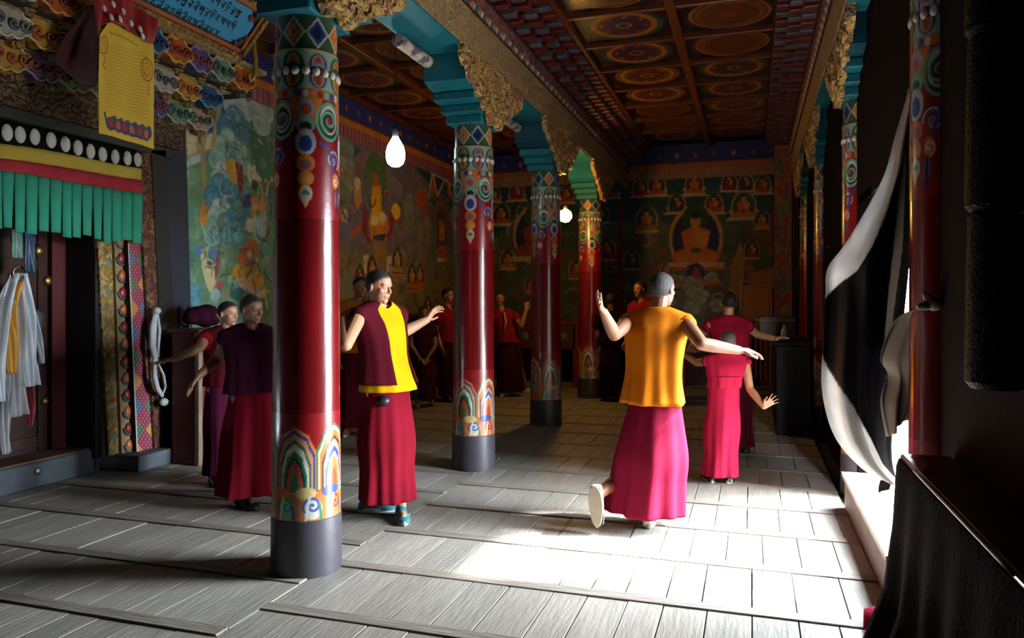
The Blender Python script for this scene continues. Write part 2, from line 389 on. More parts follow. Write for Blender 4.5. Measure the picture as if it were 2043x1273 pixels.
struct('added_light_blocker', MB().box((WR + 0.45, 3.1, -0.4), (7.0, 3.4, 6.0)), mat('blocker_grey', rgb(90, 84, 78), 0.9))  # added unseen wall, shuts out skylight from the near side
struct('ground', MB().box((WR + 0.1, -30, -0.4), (40, 40, -0.12)), pale_ground)

# ------------------------------------------------------------------ ceiling of painted medallion panels between ribs
ceiling = MB().box((WL - 3, WF, CEIL + 0.03), (WR + 0.13, WB + 0.2, CEIL + 0.12)).build('ceiling', black_wall); tag(ceiling, kind='structure')
PW, PD = 1.01, 0.87
def panel_mesh(k, wd):
    cv = Canvas(-wd / 2, wd / 2, -PD / 2, PD / 2, 0.02, rgb(34, 22, 40))
    ring1, ring2, mid, inn = [(rgb(186, 110, 52), rgb(150, 84, 38), rgb(96, 62, 30), rgb(140, 50, 36)), (rgb(60, 112, 74), rgb(196, 124, 58), rgb(110, 46, 40), rgb(60, 50, 92)),
                              (rgb(176, 104, 46), rgb(196, 132, 66), rgb(118, 70, 36), rgb(96, 44, 40))][k]
    rg = random.Random(k)
    for sx in (-1, 1):
        for sy in (-1, 1):
            cv.cloud(sx * wd * 0.42, sy * PD * 0.41, 0.07, rgb(70, 46, 60), rgb(110, 66, 44), rg)
    cv.ell(0, 0, 0.385, 0.385, ring1); cv.ell(0, 0, 0.35, 0.35, rgb(60, 32, 30)); cv.ell(0, 0, 0.335, 0.335, ring2); cv.ell(0, 0, 0.27, 0.27, mid)
    for j in range(8):
        a = j * PI / 4 + 0.2; cv.ell(0.16 * math.cos(a), 0.16 * math.sin(a), 0.075, 0.04, inn, a); cv.ell(0.22 * math.cos(a + 0.4), 0.22 * math.sin(a + 0.4), 0.02, 0.02, ring2)
    cv.ell(0, 0, 0.08, 0.08, ring2); cv.ell(0, 0, 0.05, 0.05, inn)
    cv.a *= 0.88
    X, Y = np.meshgrid(cv.x, cv.y); P = np.stack([X, -Y, np.zeros_like(X)], -1)   # turned to face down
    return grid_mesh('ceiling_panel', P, paint_ceiling, cv.a, smooth=False)
pm = [panel_mesh(k, PW) for k in range(3)]
NB = 16
bays = [(-1.72, 2), (-5.06, 2), (0.3, 1)]
ribm = mat('rib_paint', rgb(112, 54, 22), 0.35, var=0.25)
rib_x = MB().box((-0.52, -0.028, -0.03), (0.52, 0.028, 0.03), 0.006).mesh('ceiling_rib', ribm)
for bx, nx in bays:
    for j in range(NB):
        yc = 7.04 + 0.87 * (j - 8) + 0.435
        if yc > WB: continue
        for i in range(nx):
            xc = bx + PW * (i + 0.5)
            inst('ceiling_panel', pm[(i * 2 + j * 3 + (j // 2)) % 3], ceiling, (xc, yc, CEIL + 0.02))
            inst('ceiling_rib', rib_x, ceiling, (xc, yc - 0.435, CEIL))
    for i in range(nx + 1):
        x = bx + PW * i; ww = 0.045 if 0 < i < nx else 0.03
        MB().box((x - ww, WF, CEIL - 0.045), (x + ww, WB, CEIL + 0.03), 0.008).build('long_rib', ribm, ceiling)

# ------------------------------------------------------------------ painted beams over the two rows of columns
petal_me = MB()
petal_me.add([(0, -0.025, 0.04), (0, 0.025, 0.04), (0, 0.03, 0.0), (0, 0, -0.03), (0, -0.03, 0), (0.022, 0, 0.02)], [(0, 1, 5), (1, 2, 5), (2, 3, 5), (3, 4, 5), (4, 0, 5), (4, 3, 2, 1, 0)])
pet_ms = [petal_me.mesh('petal', mat('petal_' + n, c, 0.5)) for n, c in (('blue', rgb(70, 96, 140)), ('orange', rgb(196, 120, 50)), ('white', rgb(190, 190, 180)))]
dent_me = MB().box((-0.085, -0.05, -0.035), (0.085, 0.05, 0.035), 0.008).mesh('dentil', mat('dentil_red', rgb(110, 28, 22), 0.5, var=0.3))
dent2 = MB().box((-0.085, -0.05, -0.035), (0.085, 0.05, 0.035), 0.008).mesh('dentil', mat('dentil_grey', rgb(92, 84, 98), 0.5, var=0.3))
def beam_row(n, xc, sides):
    b = MB().box((xc - 0.2, WF, 3.43), (xc + 0.2, WB, 3.74)); b.mi = 1
    b.box((xc - 0.19, WF, 3.415), (xc + 0.19, WB, 3.432)); b.mi = 2
    b.box((xc - 0.24, WF, 3.80), (xc + 0.24, WB, 3.90)); b.mi = 3
    b.box((xc - 0.22, WF, 3.74), (xc + 0.22, WB, 3.80))
    for k in range(3): b.box((xc - 0.26 - 0.1 * k, WF, 3.90 + 0.09 * k), (xc + 0.26 + 0.1 * k, WB, 3.99 + 0.09 * k))
    b.box((xc - 0.59, WF, 4.14), (xc + 0.59, WB, CEIL + 0.05))
    bm_ = b.build('trim_%d' % n, [fine_carve, teal_paint, pink_carve, dark_red]); tag(bm_, kind='structure')
    for s, many in sides:
        rest = MB()
        for j in range(76):
            y = -1.4 + 0.2 * j
            if y > WB - 0.1: continue
            for k in range(3):
                p = (xc + s * (0.26 + 0.1 * k + 0.03), y + 0.1 * (k % 2), 3.945 + 0.09 * k)
                if many and in_frame(Vector(p)): inst('dentil', dent_me if (j + k) % 2 else dent2, bm_, p)
                else: rest.box((p[0] - 0.08, p[1] - 0.05, p[2] - 0.035), (p[0] + 0.08, p[1] + 0.05, p[2] + 0.035))
        if rest.v: tag(rest.build('hidden_dentils', dark_red, bm_), kind='stuff')
        if many:
            j = 0; y = 3.2
            while y < WB - 0.1 and j < 180:
                inst('petal', pet_ms[j % 3], bm_, (xc + s * 0.22, y, 3.765), (0, 0, 0 if s > 0 else PI)); y += 0.062 if y < 11 else 0.09; j += 1
    return bm_
beam_row(2, LX, ((1, True), (-1, False)))
beam_row(3, RX, ((-1, True),))

# ------------------------------------------------------------------ columns: grey base, painted foot, red shaft, painted head, pearls, bracket
def shaft_r(z): return 0.184 - 0.016 * z / 2.95
def wrap_mesh(name, z0, z1, cv, extra=0.0, m=paint_gloss):
    th = cv.x / (cv.x[-1] + cv.step) * 2 * PI; Z = cv.y
    T, ZZ = np.meshgrid(th, Z); R = 0.184 - 0.016 * ZZ / 2.95 + extra
    return grid_mesh(name, np.stack([R * np.cos(T), R * np.sin(T), ZZ], -1), m, cv.a, wrap=True)
CIRC = 2 * PI * 0.175
def foot_canvas():
    cv = Canvas(0, CIRC - 0.005, 0.30, 0.86, 0.005, rgb(142, 17, 24)); n = 5; P = CIRC / n
    for q in range(-1, n + 1):
        x = (q + 0.5) * P
        cols = [(0.5, 0.80, rgb(60, 116, 84)), (0.46, 0.785, rgb(214, 196, 160)), (0.43, 0.765, ORANGE), (0.37, 0.735, rgb(70, 50, 60)), (0.33, 0.715, rgb(216, 150, 120)), (0.28, 0.68, BLUE), (0.24, 0.65, rgb(205, 200, 185)), (0.20, 0.63, ORANGE), (0.13, 0.57, rgb(170, 70, 40))]
        if q % 2: cols = [(a, b - 0.01, c) for (a, b, _), c in zip(cols, [ORANGE, rgb(50, 70, 140), rgb(214, 150, 110), rgb(60, 110, 80), WHITE_, GREEN, rgb(40, 50, 60), rgb(200, 90, 50), GREEN])]
        for wv, top, c in cols:
            a = wv * P
            cv.poly([(x - a, 0.46), (x - a * 1.0, top - 0.13), (x - a * 0.72, top - 0.07), (x - a * 0.66, top - 0.045), (x, top), (x + a * 0.66, top - 0.045), (x + a * 0.72, top - 0.07), (x + a, top - 0.13), (x + a, 0.46)], c)
    cv.rect(0, CIRC, 0.30, 0.455, rgb(196, 120, 60))
    for q in range(-1, 9):
        x = q * CIRC / 8
        cv.ell(x, 0.445, 0.055, 0.03, [TURQ, ORANGE, rgb(216, 190, 130), BLUE][q % 4])
        cv.ell(x + 0.035, 0.36, 0.05, 0.055, [rgb(206, 200, 190), ORANGE, TURQ][q % 3]); cv.spiral(x + 0.035, 0.375, 0.05, 0.012, [BLUE, rgb(140, 40, 40), GREEN][q % 3]); cv.line([(x, 0.30), (x + 0.02, 0.42)], 0.012, WHITE_); cv.line([(x + 0.08, 0.30), (x + 0.07, 0.38)], 0.014, [GREEN, BLUE][q % 2])
    return cv
def head_canvas():
    cv = Canvas(0, CIRC - 0.005, 1.88, 2.77, 0.005, rgb(142, 17, 24)); n = 4; P = CIRC / n
    for q in range(-1, n + 1):
        x = q * P; y = x + P / 2
        cv.poly([(x - 0.1, 2.55), (x + 0.1, 2.55), (x + 0.06, 2.38), (x, 2.3), (x - 0.06, 2.38)], ORANGE)
        # tassel of stacked jewels
        for zc, rx, ry, c, c2 in ((2.46, 0.05, 0.05, rgb(150, 170, 190), rgb(190, 90, 60)), (2.37, 0.052, 0.04, TURQ, rgb(60, 40, 50)), (2.28, 0.056, 0.07, rgb(190, 200, 205), BLUE), (2.17, 0.05, 0.045, ORANGE, rgb(140, 90, 110)), (2.09, 0.044, 0.04, rgb(206, 130, 60), rgb(220, 150, 70)), (2.01, 0.036, 0.045, rgb(206, 190, 150), rgb(60, 130, 120))):
            cv.ell(x, zc, rx, ry, c); cv.ell(x, zc - 0.008, rx * 0.6, ry * 0.6, c2)
        cv.poly([(x - 0.03, 2.0), (x + 0.03, 2.0), (x, 1.93)], rgb(206, 180, 130))
        # big scroll and its tail
        sg = 1 if q % 2 else -1
        cv.ell(y, 2.40, 0.085, 0.105, TURQ); cv.ell(y, 2.40, 0.07, 0.088, rgb(24, 60, 50)); cv.ell(y, 2.41, 0.062, 0.078, WHITE_)
        cv.ell(y, 2.405, 0.05, 0.062, rgb(60, 40, 46)); cv.spiral(y, 2.405, 0.06, 0.016, TURQ, 1.7, sg); cv.ell(y, 2.405, 0.016, 0.02, RED)
        cv.spiral(y + sg * 0.028, 2.20, 0.055, 0.02, WHITE_, 1.3, -sg, 1.2); cv.spiral(y + sg * 0.028, 2.20, 0.05, 0.012, BLUE, 1.3, -sg, 1.2); cv.line([(y - sg * 0.06, 2.28), (y - sg * 0.01, 2.26), (y + sg * 0.04, 2.12)], 0.016, BLUE)
        cv.ell(y + sg * 0.05, 2.09, 0.03, 0.045, ORANGE); cv.spiral(y + sg * 0.05, 2.09, 0.034, 0.009, WHITE_, 1.2, sg); cv.ell(y + sg * 0.062, 2.0, 0.022, 0.05, rgb(110, 110, 130)); cv.line([(y + sg * 0.06, 2.05), (y + sg * 0.066, 1.92)], 0.013, NAVY)
    cv.rect(0, CIRC, 2.51, 2.56, rgb(180, 120, 70))
    for q in range(28): cv.ell(q * CIRC / 28, 2.535, 0.016, 0.02, [BLUE, WHITE_, ORANGE, RED, TURQ][q % 5])
    cv.rect(0, CIRC, 2.56, 2.77, rgb(150, 190, 176)); cv.rect(0, CIRC, 2.755, 2.77, rgb(196, 170, 120))
    for q in range(-1, 9):
        x = (q + 0.5) * CIRC / 8; c1, c2, c3 = [(NAVY, rgb(150, 160, 190), rgb(170, 96, 80)), (rgb(60, 120, 90), rgb(40, 90, 70), ORANGE)][q % 2]
        for zc, d in ((2.705, 1), (2.61, -1)):
            cv.ell(x, zc - d * 0.02, 0.062, 0.07, c2); cv.ell(x, zc - d * 0.015, 0.048, 0.058, c1); cv.ell(x, zc - d * 0.012, 0.036, 0.05, rgb(214, 190, 150)); cv.ell(x, zc - d * 0.01, 0.028, 0.042, c3); cv.line([(x, zc - 0.02), (x, zc + 0.02)], 0.006, rgb(90, 30, 30))
    cv.rect(0, CIRC, 2.638, 2.672, rgb(70, 50, 50))
    return cv
def top_canvas():
    cv = Canvas(0, CIRC - 0.005, 2.77, 2.95, 0.005, rgb(60, 96, 70)); n = 8
    for q in range(-1, n + 1):
        x = (q + 0.5) * CIRC / n; s = [(NAVY, BLUE, rgb(200, 196, 180)), (rgb(190, 60, 40), ORANGE, WHITE_)][q % 2]
        for a, c in ((1.0, s[2]), (0.8, s[1]), (0.5, s[0] if q % 2 == 0 else rgb(236, 160, 90)), (0.2, s[0])):
            cv.poly([(x - 0.07 * a, 2.86), (x, 2.86 + 0.085 * a), (x + 0.07 * a, 2.86), (x, 2.86 - 0.085 * a)], c)
    return cv
foot_me = wrap_mesh('painted_foot', 0.30, 0.86, foot_canvas())
head_me = wrap_mesh('painted_head', 1.88, 2.77, head_canvas(), 0.001)
top_me = wrap_mesh('diamond_band', 2.77, 2.95, top_canvas(), -0.006)
base_me = MB().lathe([(0.188, 0), (0.19, 0.02), (0.186, 0.295), (0.182, 0.30)], 48).mesh('base', grey_base, 30)
shaft_me = MB().lathe([(shaft_r(z), z) for z in np.linspace(0.86, 1.88, 8)], 64, caps=False).mesh('shaft', red_lacquer, 'all')
bead_me = MB().ball((0, 0, 0), (0.02, 0.024, 0.026), 10, 7).mesh('pearl_bead', pearl, 'all')
step_mes = [MB().box((-0.17 - 0.012 * k, -h, 2.95 + 0.07 * k), (0.15 + 0.01 * k, h, 3.02 + 0.07 * k), 0.008).mesh('bracket_step', teal_paint) for k, h in enumerate((0.21, 0.3, 0.44))]
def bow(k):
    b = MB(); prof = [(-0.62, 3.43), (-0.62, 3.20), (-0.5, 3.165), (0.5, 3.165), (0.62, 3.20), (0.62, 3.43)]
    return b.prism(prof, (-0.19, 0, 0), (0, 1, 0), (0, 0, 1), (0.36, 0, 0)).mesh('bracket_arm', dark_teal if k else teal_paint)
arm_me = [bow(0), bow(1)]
def gilded_plate():
    half = [(0.0, 2.99), (0.05, 2.95), (0.12, 2.94), (0.17, 2.99), (0.19, 3.06), (0.25, 3.03), (0.31, 3.06), (0.33, 3.13), (0.39, 3.11), (0.46, 3.14), (0.48, 3.2), (0.55, 3.18), (0.62, 3.21), (0.66, 3.28), (0.73, 3.27), (0.79, 3.33), (0.80, 3.43)]
    pts = [(-a, b) for a, b in half[::-1]] + half[1:]
    b = MB().prism(pts, (0, 0, 0), (0, 1, 0), (0, 0, 1), (0.05, 0, 0))
    for y0, z0, r, s in ((0.1, 3.05, 0.07, 1), (0.26, 3.14, 0.07, -1), (0.42, 3.22, 0.065, 1), (0.58, 3.29, 0.06, -1), (0.7, 3.35, 0.05, 1), (0.2, 3.3, 0.08, 1), (0.4, 3.36, 0.05, -1)):
        for sg in (-1, 1):
            b.tube([(0.052, sg * y0 + r * t * math.cos(t * 8 * s), z0 + r * t * math.sin(t * 8 * s)) for t in np.linspace(0.15, 1, 12)], 0.014, 5)
    b.ball((0.05, 0, 3.12), (0.035, 0.06, 0.08), 8, 6)
    return b.mesh('carved_bracket', gold_carve)
plate_me = gilded_plate()
rod_me = MB().tube([(0, -1.15, 0), (0, -0.2, 0), (0, -0.17, 0), (0, -0.15, 0)], [0.05, 0.05, 0.042, 0.02], 12).mesh('painted_rod', cream_rod, 40)
def column(label, x, y, rz, s=1.0, arm=0, plate=1, shade=None):
    t = thing('painted_column', label, 'column', (x, y, 0), 0, 'painted columns of the hall')
    t['kind'] = 'thing'
    for nm, me in (('base', base_me), ('painted_foot', foot_me), ('shaft', shaft_me), ('painted_head', head_me), ('diamond_band', top_me)):
        inst(nm, me, t, (0, 0, 0), (0, 0, rz), (s, s, 1))
    for q in range(20):
        a = 2 * PI * q / 20 + rz; inst('pearl_bead', bead_me, t, (0.163 * s * math.cos(a), 0.163 * s * math.sin(a), 2.655), (0, 0, a), (s, s, 1))
    for me in step_mes: inst('bracket_step', me, t, scale=(s, 1, 1))
    inst('bracket_arm', arm_me[arm], t, scale=(s, 1, 1))
    if plate: inst('carved_bracket', plate_me, t, (plate * 0.17 * s, 0, 0), (0, 0, 0 if plate > 0 else PI))
    inst('painted_rod', rod_me, t, (-plate * 0.16, 0, 3.36))
    return t
column('nearest big red painted column standing before the standing monk in yellow', LX, LEFT_Y[0], 0.55)
column('red painted column between the white bulb and the gold lamp glare, brightly lit foot', LX, LEFT_Y[1], 0.2)
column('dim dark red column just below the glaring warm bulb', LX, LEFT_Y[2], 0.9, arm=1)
column('glowing red farthest column with pale green bracket beside the warm bulb', LX, LEFT_Y[3], 0.35)
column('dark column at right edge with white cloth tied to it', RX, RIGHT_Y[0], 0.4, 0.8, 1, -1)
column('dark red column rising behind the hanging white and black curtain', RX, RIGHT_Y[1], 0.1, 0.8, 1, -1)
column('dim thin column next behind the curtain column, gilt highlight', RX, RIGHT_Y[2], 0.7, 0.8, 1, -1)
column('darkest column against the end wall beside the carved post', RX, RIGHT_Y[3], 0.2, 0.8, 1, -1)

# ------------------------------------------------------------------ left wall: painted mural right of the big doorway
rng = np.random.default_rng(3)
def blobs(cv, n, x0, x1, y0, y1, pal, r0, r1, al=0.8):
    for _ in range(n):
        x, y = rng.uniform(x0, x1), rng.uniform(y0, y1); r = rng.uniform(r0, r1)
        cv.ell(x, y, r, r * rng.uniform(0.35, 1.1), pal[rng.integers(len(pal))], rng.uniform(0, 3.1), al)
def strokes(cv, n, x0, x1, y0, y1, pal, L, w_, al=0.8):
    for _ in range(n):
        x, y, a, b = rng.uniform(x0, x1), rng.uniform(y0, y1), rng.uniform(0, 6.3), rng.uniform(-2.5, 2.5)
        pts = [(x + L * t * math.cos(a + b * t), y + L * t * math.sin(a + b * t)) for t in np.linspace(0, 1, 7)]
        cv.line(pts, w_ * rng.uniform(0.5, 1.3), pal[rng.integers(len(pal))], al)
def band(cv, x0, x1):
    cv.rect(x0, x1, 3.86, 4.2, rgb(44, 52, 132)); cv.rect(x0, x1, 3.77, 3.86, rgb(196, 122, 48)); cv.rect(x0, x1, 3.60, 3.77, rgb(160, 108, 120))
    x = x0
    while x < x1:
        cv.rect(x, x + 0.045, 3.60, 3.77, rgb(136, 72, 96)); x += 0.1
    x = x0; q = 0
    while x < x1:
        cv.ell(x, 4.0, 0.035, 0.045, [rgb(190, 130, 60), rgb(150, 100, 70), rgb(90, 110, 150)][q % 3]); x += 0.32; q += 1
    cv.line([(x0, 3.865), (x1, 3.865)], 0.02, rgb(140, 50, 40))
WLx = WL
def pl(px, py): p = on_x(px, py, WLx); return (p.y, p.z)
GRN, SKYB, PALE, CREAM, LILAC = rgb(92, 140, 106), rgb(22, 84, 132), rgb(170, 192, 186), rgb(206, 196, 166), rgb(122, 108, 138)
lm = Canvas(5.62, WB, 0.0, 4.2, 0.0125, rgb(118, 118, 92))
pal_l = [rgb(96, 128, 108), rgb(150, 130, 86), rgb(120, 110, 140), rgb(176, 150, 104), rgb(150, 84, 60), rgb(86, 104, 132), rgb(140, 146, 120), rgb(104, 84, 110), rgb(70, 110, 90), rgb(180, 110, 60)]
# near landscape (between the door and the big column)
lm.rect(5.6, 8.3, 0, 4.2, rgb(104, 150, 116)); lm.rect(5.6, 8.3, 2.85, 3.6, SKYB)
blobs(lm, 120, 5.7, 8.3, 0.6, 2.7, [rgb(96, 150, 120), rgb(120, 160, 126), rgb(84, 134, 112), rgb(110, 150, 104)], 0.08, 0.25, 0.5)
def P(*a): return [pl(x, y) for x, y in a]
def sz(px, d): return abs(pl(px + d, 500)[0] - pl(px, 500)[0])
lm.poly(P((480, 240), (560, 200), (560, 430), (490, 330)), rgb(70, 116, 90))
lm.poly(P((366, 310), (366, 285), (385, 270), (400, 290), (420, 265), (438, 285), (438, 300)), CREAM)
lm.poly(P((368, 335), (438, 305), (440, 290), (366, 312)), rgb(190, 150, 90)); lm.poly(P((370, 334), (400, 322), (400, 306), (370, 318)), rgb(190, 200, 210)); lm.poly(P((402, 320), (418, 314), (418, 300), (402, 306)), rgb(70, 140, 170))
for pts in (((400, 190), (404, 280), (408, 400), (412, 470)), ((425, 190), (412, 260), (404, 300)), ((440, 200), (424, 290)), ((382, 215), (396, 300))): lm.line(P(*pts), 0.055, rgb(176, 150, 96))
for x, y, r, c1, c2 in ((475, 225, 27, rgb(176, 190, 190), rgb(140, 166, 170)), (468, 258, 30, rgb(74, 132, 158), rgb(52, 108, 140)), (520, 230, 24, rgb(150, 180, 170), rgb(180, 196, 186)), (458, 296, 26, PALE, rgb(130, 160, 158)), (445, 320, 24, rgb(130, 176, 170), rgb(160, 190, 184)), (478, 322, 25, rgb(140, 180, 170), rgb(110, 150, 146)),
                       (446, 352, 22, rgb(196, 200, 190), rgb(120, 170, 180)), (440, 390, 29, rgb(80, 150, 176), rgb(58, 118, 150)), (465, 375, 24, rgb(70, 136, 164), rgb(100, 160, 176)), (440, 432, 24, rgb(190, 206, 196), rgb(140, 180, 176)), (428, 460, 22, rgb(120, 170, 160), rgb(160, 196, 184)), (464, 455, 26, rgb(104, 160, 156), rgb(70, 130, 140)), (480, 440, 18, rgb(80, 140, 170), rgb(60, 110, 140)), (385, 240, 16, rgb(206, 206, 190), CREAM), (380, 262, 18, CREAM, rgb(186, 160, 100))):
    p = pl(x, y); lm.cloud(p[0], p[1], sz(x, r), c1, c2, rng)
YEL, MAR = rgb(204, 156, 52), rgb(128, 44, 56)
for pts, c in ((((448, 322), (470, 318), (478, 345), (470, 372), (455, 350)), YEL), (((470, 322), (484, 330), (486, 372), (478, 392), (472, 350)), MAR), (((495, 330), (508, 325), (514, 350), (502, 372), (492, 352)), rgb(206, 196, 176)), (((476, 392), (500, 385), (505, 412), (486, 416)), rgb(64, 66, 120)),
               (((500, 395), (530, 385), (535, 470), (505, 455)), rgb(196, 132, 80)), (((508, 430), (530, 420), (530, 490), (506, 482)), rgb(150, 190, 180)), (((470, 515), (500, 470), (520, 490), (512, 540), (490, 545)), rgb(190, 110, 56)), (((456, 540), (476, 525), (498, 535), (500, 552), (460, 556)), YEL), (((460, 556), (500, 552), (532, 580), (525, 596), (490, 580)), rgb(214, 176, 166)), (((495, 548), (520, 540), (536, 590), (520, 590)), YEL), (((462, 565), (500, 585), (530, 600), (480, 606), (458, 590)), rgb(40, 100, 96)),
               (((398, 500), (418, 490), (424, 520), (420, 545), (404, 540)), rgb(222, 206, 156)), (((404, 540), (426, 536), (432, 560), (420, 586), (410, 565)), rgb(216, 200, 150)), (((430, 500), (440, 498), (436, 545), (428, 560)), rgb(160, 70, 70)), (((432, 555), (446, 560), (442, 590), (428, 580)), rgb(176, 96, 92)), (((400, 410), (416, 412), (414, 450), (398, 448)), rgb(206, 140, 60))):
    lm.poly(P(*pts), c)
for x, y, r, c in ((512, 362, 10, rgb(220, 196, 170)), (500, 450, 9, rgb(216, 190, 160)), (515, 455, 14, rgb(160, 196, 190)), (424, 505, 9, rgb(90, 140, 180)), (395, 500, 8, rgb(90, 140, 180)), (418, 528, 5, rgb(70, 60, 70)), (508, 370, 7, rgb(60, 70, 70)), (388, 588, 14, rgb(90, 160, 180)), (430, 590, 10, rgb(160, 190, 190))):
    p = pl(x, y); lm.ell(p[0], p[1], sz(x, r), sz(x, r), c)
strokes(lm, 60, 6.8, 8.2, 1.4, 2.9, [rgb(60, 80, 110), MAR, rgb(220, 206, 180), rgb(60, 110, 90), YEL], 0.22, 0.035)
strokes(lm, 40, 5.9, 8.2, 1.2, 2.6, [rgb(90, 140, 170), rgb(200, 210, 200), rgb(60, 110, 90)], 0.16, 0.022)
# fine brush work and flaking over the near part
strokes(lm, 420, 5.75, 8.3, 0.9, 3.5, [rgb(200, 206, 196), rgb(70, 110, 120), rgb(150, 170, 150), rgb(60, 96, 84), rgb(186, 160, 110), rgb(120, 90, 90), rgb(50, 90, 120)], 0.12, 0.016, 0.55)
blobs(lm, 260, 6.3, 8.3, 1.0, 3.4, [rgb(180, 196, 188), rgb(206, 196, 170), rgb(90, 150, 160), rgb(60, 100, 110), rgb(180, 120, 80), rgb(90, 120, 90)], 0.015, 0.05, 0.6)
# middle and far part (behind the big column, round the gold figure)
lm.rect(8.3, WB, 2.3, 3.6, rgb(104, 98, 124)); blobs(lm, 420, 8.2, WB, 0.5, 3.6, pal_l, 0.05, 0.2, 0.6)
blobs(lm, 260, 8.3, 11.2, 2.2, 3.6, [rgb(110, 104, 134), rgb(126, 110, 140), rgb(96, 100, 120), rgb(130, 126, 130)], 0.06, 0.2, 0.6)
lm.poly(P((665, 265), (720, 300), (700, 320), (672, 330)), rgb(24, 90, 110)); lm.poly(P((825, 330), (905, 370), (905, 405), (850, 360)), rgb(26, 70, 104))
for x, y, r, c in ((676, 290, 20, rgb(150, 166, 160)), (690, 310, 18, rgb(120, 150, 150)), (680, 355, 24, rgb(130, 150, 130)), (672, 330, 20, rgb(140, 160, 150)), (676, 390, 20, rgb(104, 126, 90)), (690, 450, 18, rgb(110, 110, 150)), (688, 432, 8, rgb(210, 206, 200))):
    p = pl(x, y); lm.cloud(p[0], p[1], sz(x, r), c, rgb(120, 130, 126), rng)
p = pl(750, 365); lm.ell(p[0], p[1], sz(750, 22), 0.42, rgb(72, 118, 62)); lm.ell(pl(745, 430)[0], pl(745, 430)[1], sz(745, 45), 0.5, rgb(112, 98, 130), 0, 0.5)
ORG = rgb(206, 132, 40)
for pts, c in ((((745, 345), (752, 342), (757, 380), (745, 385)), rgb(190, 90, 50)), (((742, 372), (760, 370), (762, 395), (742, 398)), rgb(210, 150, 60)), (((741, 392), (761, 390), (763, 425), (742, 430)), rgb(224, 176, 50)), (((735, 440), (772, 430), (778, 465), (768, 480), (740, 478)), ORG), (((740, 425), (764, 420), (768, 450), (738, 450)), rgb(226, 180, 60)),
               (((725, 405), (734, 420), (732, 470), (742, 478), (735, 488), (722, 460)), MAR), (((790, 410), (776, 425), (778, 455), (768, 475), (780, 470), (788, 440)), rgb(140, 40, 56)), (((696, 470), (720, 445), (718, 462), (700, 476)), rgb(196, 74, 54)), (((742, 470), (770, 466), (766, 480), (746, 480)), rgb(46, 66, 110)), (((748, 480), (768, 480), (775, 510), (765, 540), (745, 530)), rgb(150, 116, 66)), (((724, 510), (736, 508), (738, 545), (726, 545)), rgb(196, 186, 160)), (((772, 512), (784, 510), (782, 545), (770, 545)), rgb(196, 186, 160)), (((708, 360), (718, 360), (722, 400), (714, 420), (706, 395)), rgb(186, 160, 120)), (((708, 395), (720, 395), (718, 410), (708, 408)), rgb(214, 140, 50)),
               (((806, 390), (822, 385), (828, 440), (818, 480), (806, 450)), rgb(120, 136, 140)), (((838, 385), (852, 380), (855, 420), (848, 430), (838, 415)), rgb(160, 84, 56)), (((860, 350), (868, 345), (871, 385), (862, 385)), rgb(176, 96, 56)), (((892, 360), (899, 362), (899, 398), (892, 390)), rgb(176, 96, 56)), (((856, 396), (876, 396), (866, 412)), rgb(30, 80, 100)), (((884, 402), (904, 404), (900, 420)), rgb(30, 80, 100)), (((874, 376), (888, 376), (881, 390)), rgb(30, 84, 104)),
               (((872, 420), (890, 420), (892, 490), (872, 490)), rgb(84, 60, 60)), (((876, 440), (887, 440), (887, 480), (877, 480)), rgb(196, 124, 44)), (((874, 490), (890, 490), (892, 515), (872, 515)), rgb(196, 90, 50)), (((870, 515), (894, 515), (890, 522), (874, 522)), rgb(214, 196, 160))):
    lm.poly(P(*pts), c)
for x, y, r, c in ((713, 365, 7, rgb(226, 196, 150)), (748, 440, 6, rgb(230, 220, 200)), (764, 434, 6, rgb(230, 220, 200)), (790, 422, 9, rgb(222, 190, 60)), (838, 395, 10, rgb(170, 90, 56))):
    p = pl(x, y); lm.ell(p[0], p[1], sz(x, r), sz(x, r) * 0.8, c)
lm.line(P((860, 345), (880, 355), (905, 372)), 0.03, rgb(206, 196, 176)); lm.line(P((856, 392), (862, 345), (873, 390), (890, 352), (904, 400)), 0.045, rgb(206, 190, 160))
strokes(lm, 200, 8.3, 13.4, 0.7, 3.5, [rgb(150, 90, 60), rgb(170, 150, 110), rgb(84, 90, 120), rgb(90, 110, 76), rgb(190, 130, 70), rgb(80, 60, 60)], 0.2, 0.03, 0.7)
for q in range(16):
    y_, z_ = rng.uniform(9.0, 13.2), rng.uniform(0.9, 2.1); lm.buddha(y_, z_, rng.uniform(0.3, 0.5), [rgb(190, 110, 40), rgb(150, 50, 40), rgb(176, 140, 70)][q % 3], rgb(70, 100, 60), rgb(60, 50, 80), rgb(190, 150, 90), rgb(150, 70, 60), rgb(150, 130, 90))
lm.rect(5.6, WB, 0, 0.75, rgb(96, 40, 34)); band(lm, 5.6, WB)
lm.a = np.clip(lm.a * 1.13, 0, 1)      # mural colours lifted evenly, standing in for more light on this wall
Yg, Zg = np.meshgrid(lm.x, lm.y)
mural = bpy.data.objects.new('wall_left', grid_mesh('wall_left', np.stack([np.full_like(Yg, WL), Yg, Zg], -1)[:, ::-1], paint_matt, lm.a[:, ::-1], smooth=False)); link(mural); tag(mural, kind='structure')
MB().box((WL - 0.3, 5.5, -0.12), (WL - 0.01, WB + 0.2, 4.3)).box((WL - 0.5, WF, 2.72), (WL - 0.01, 5.5, 4.3)).box((WL - 2.4, WF, 0), (WL - 2.2, 5.6, 4.3)).box((WL - 2.4, 5.4, 0), (WL - 0.3, 5.6, 4.3)).box((WL - 0.4, WF, 0), (WL - 0.15, 2.3, 2.8)).build('masonry', black_wall, mural)

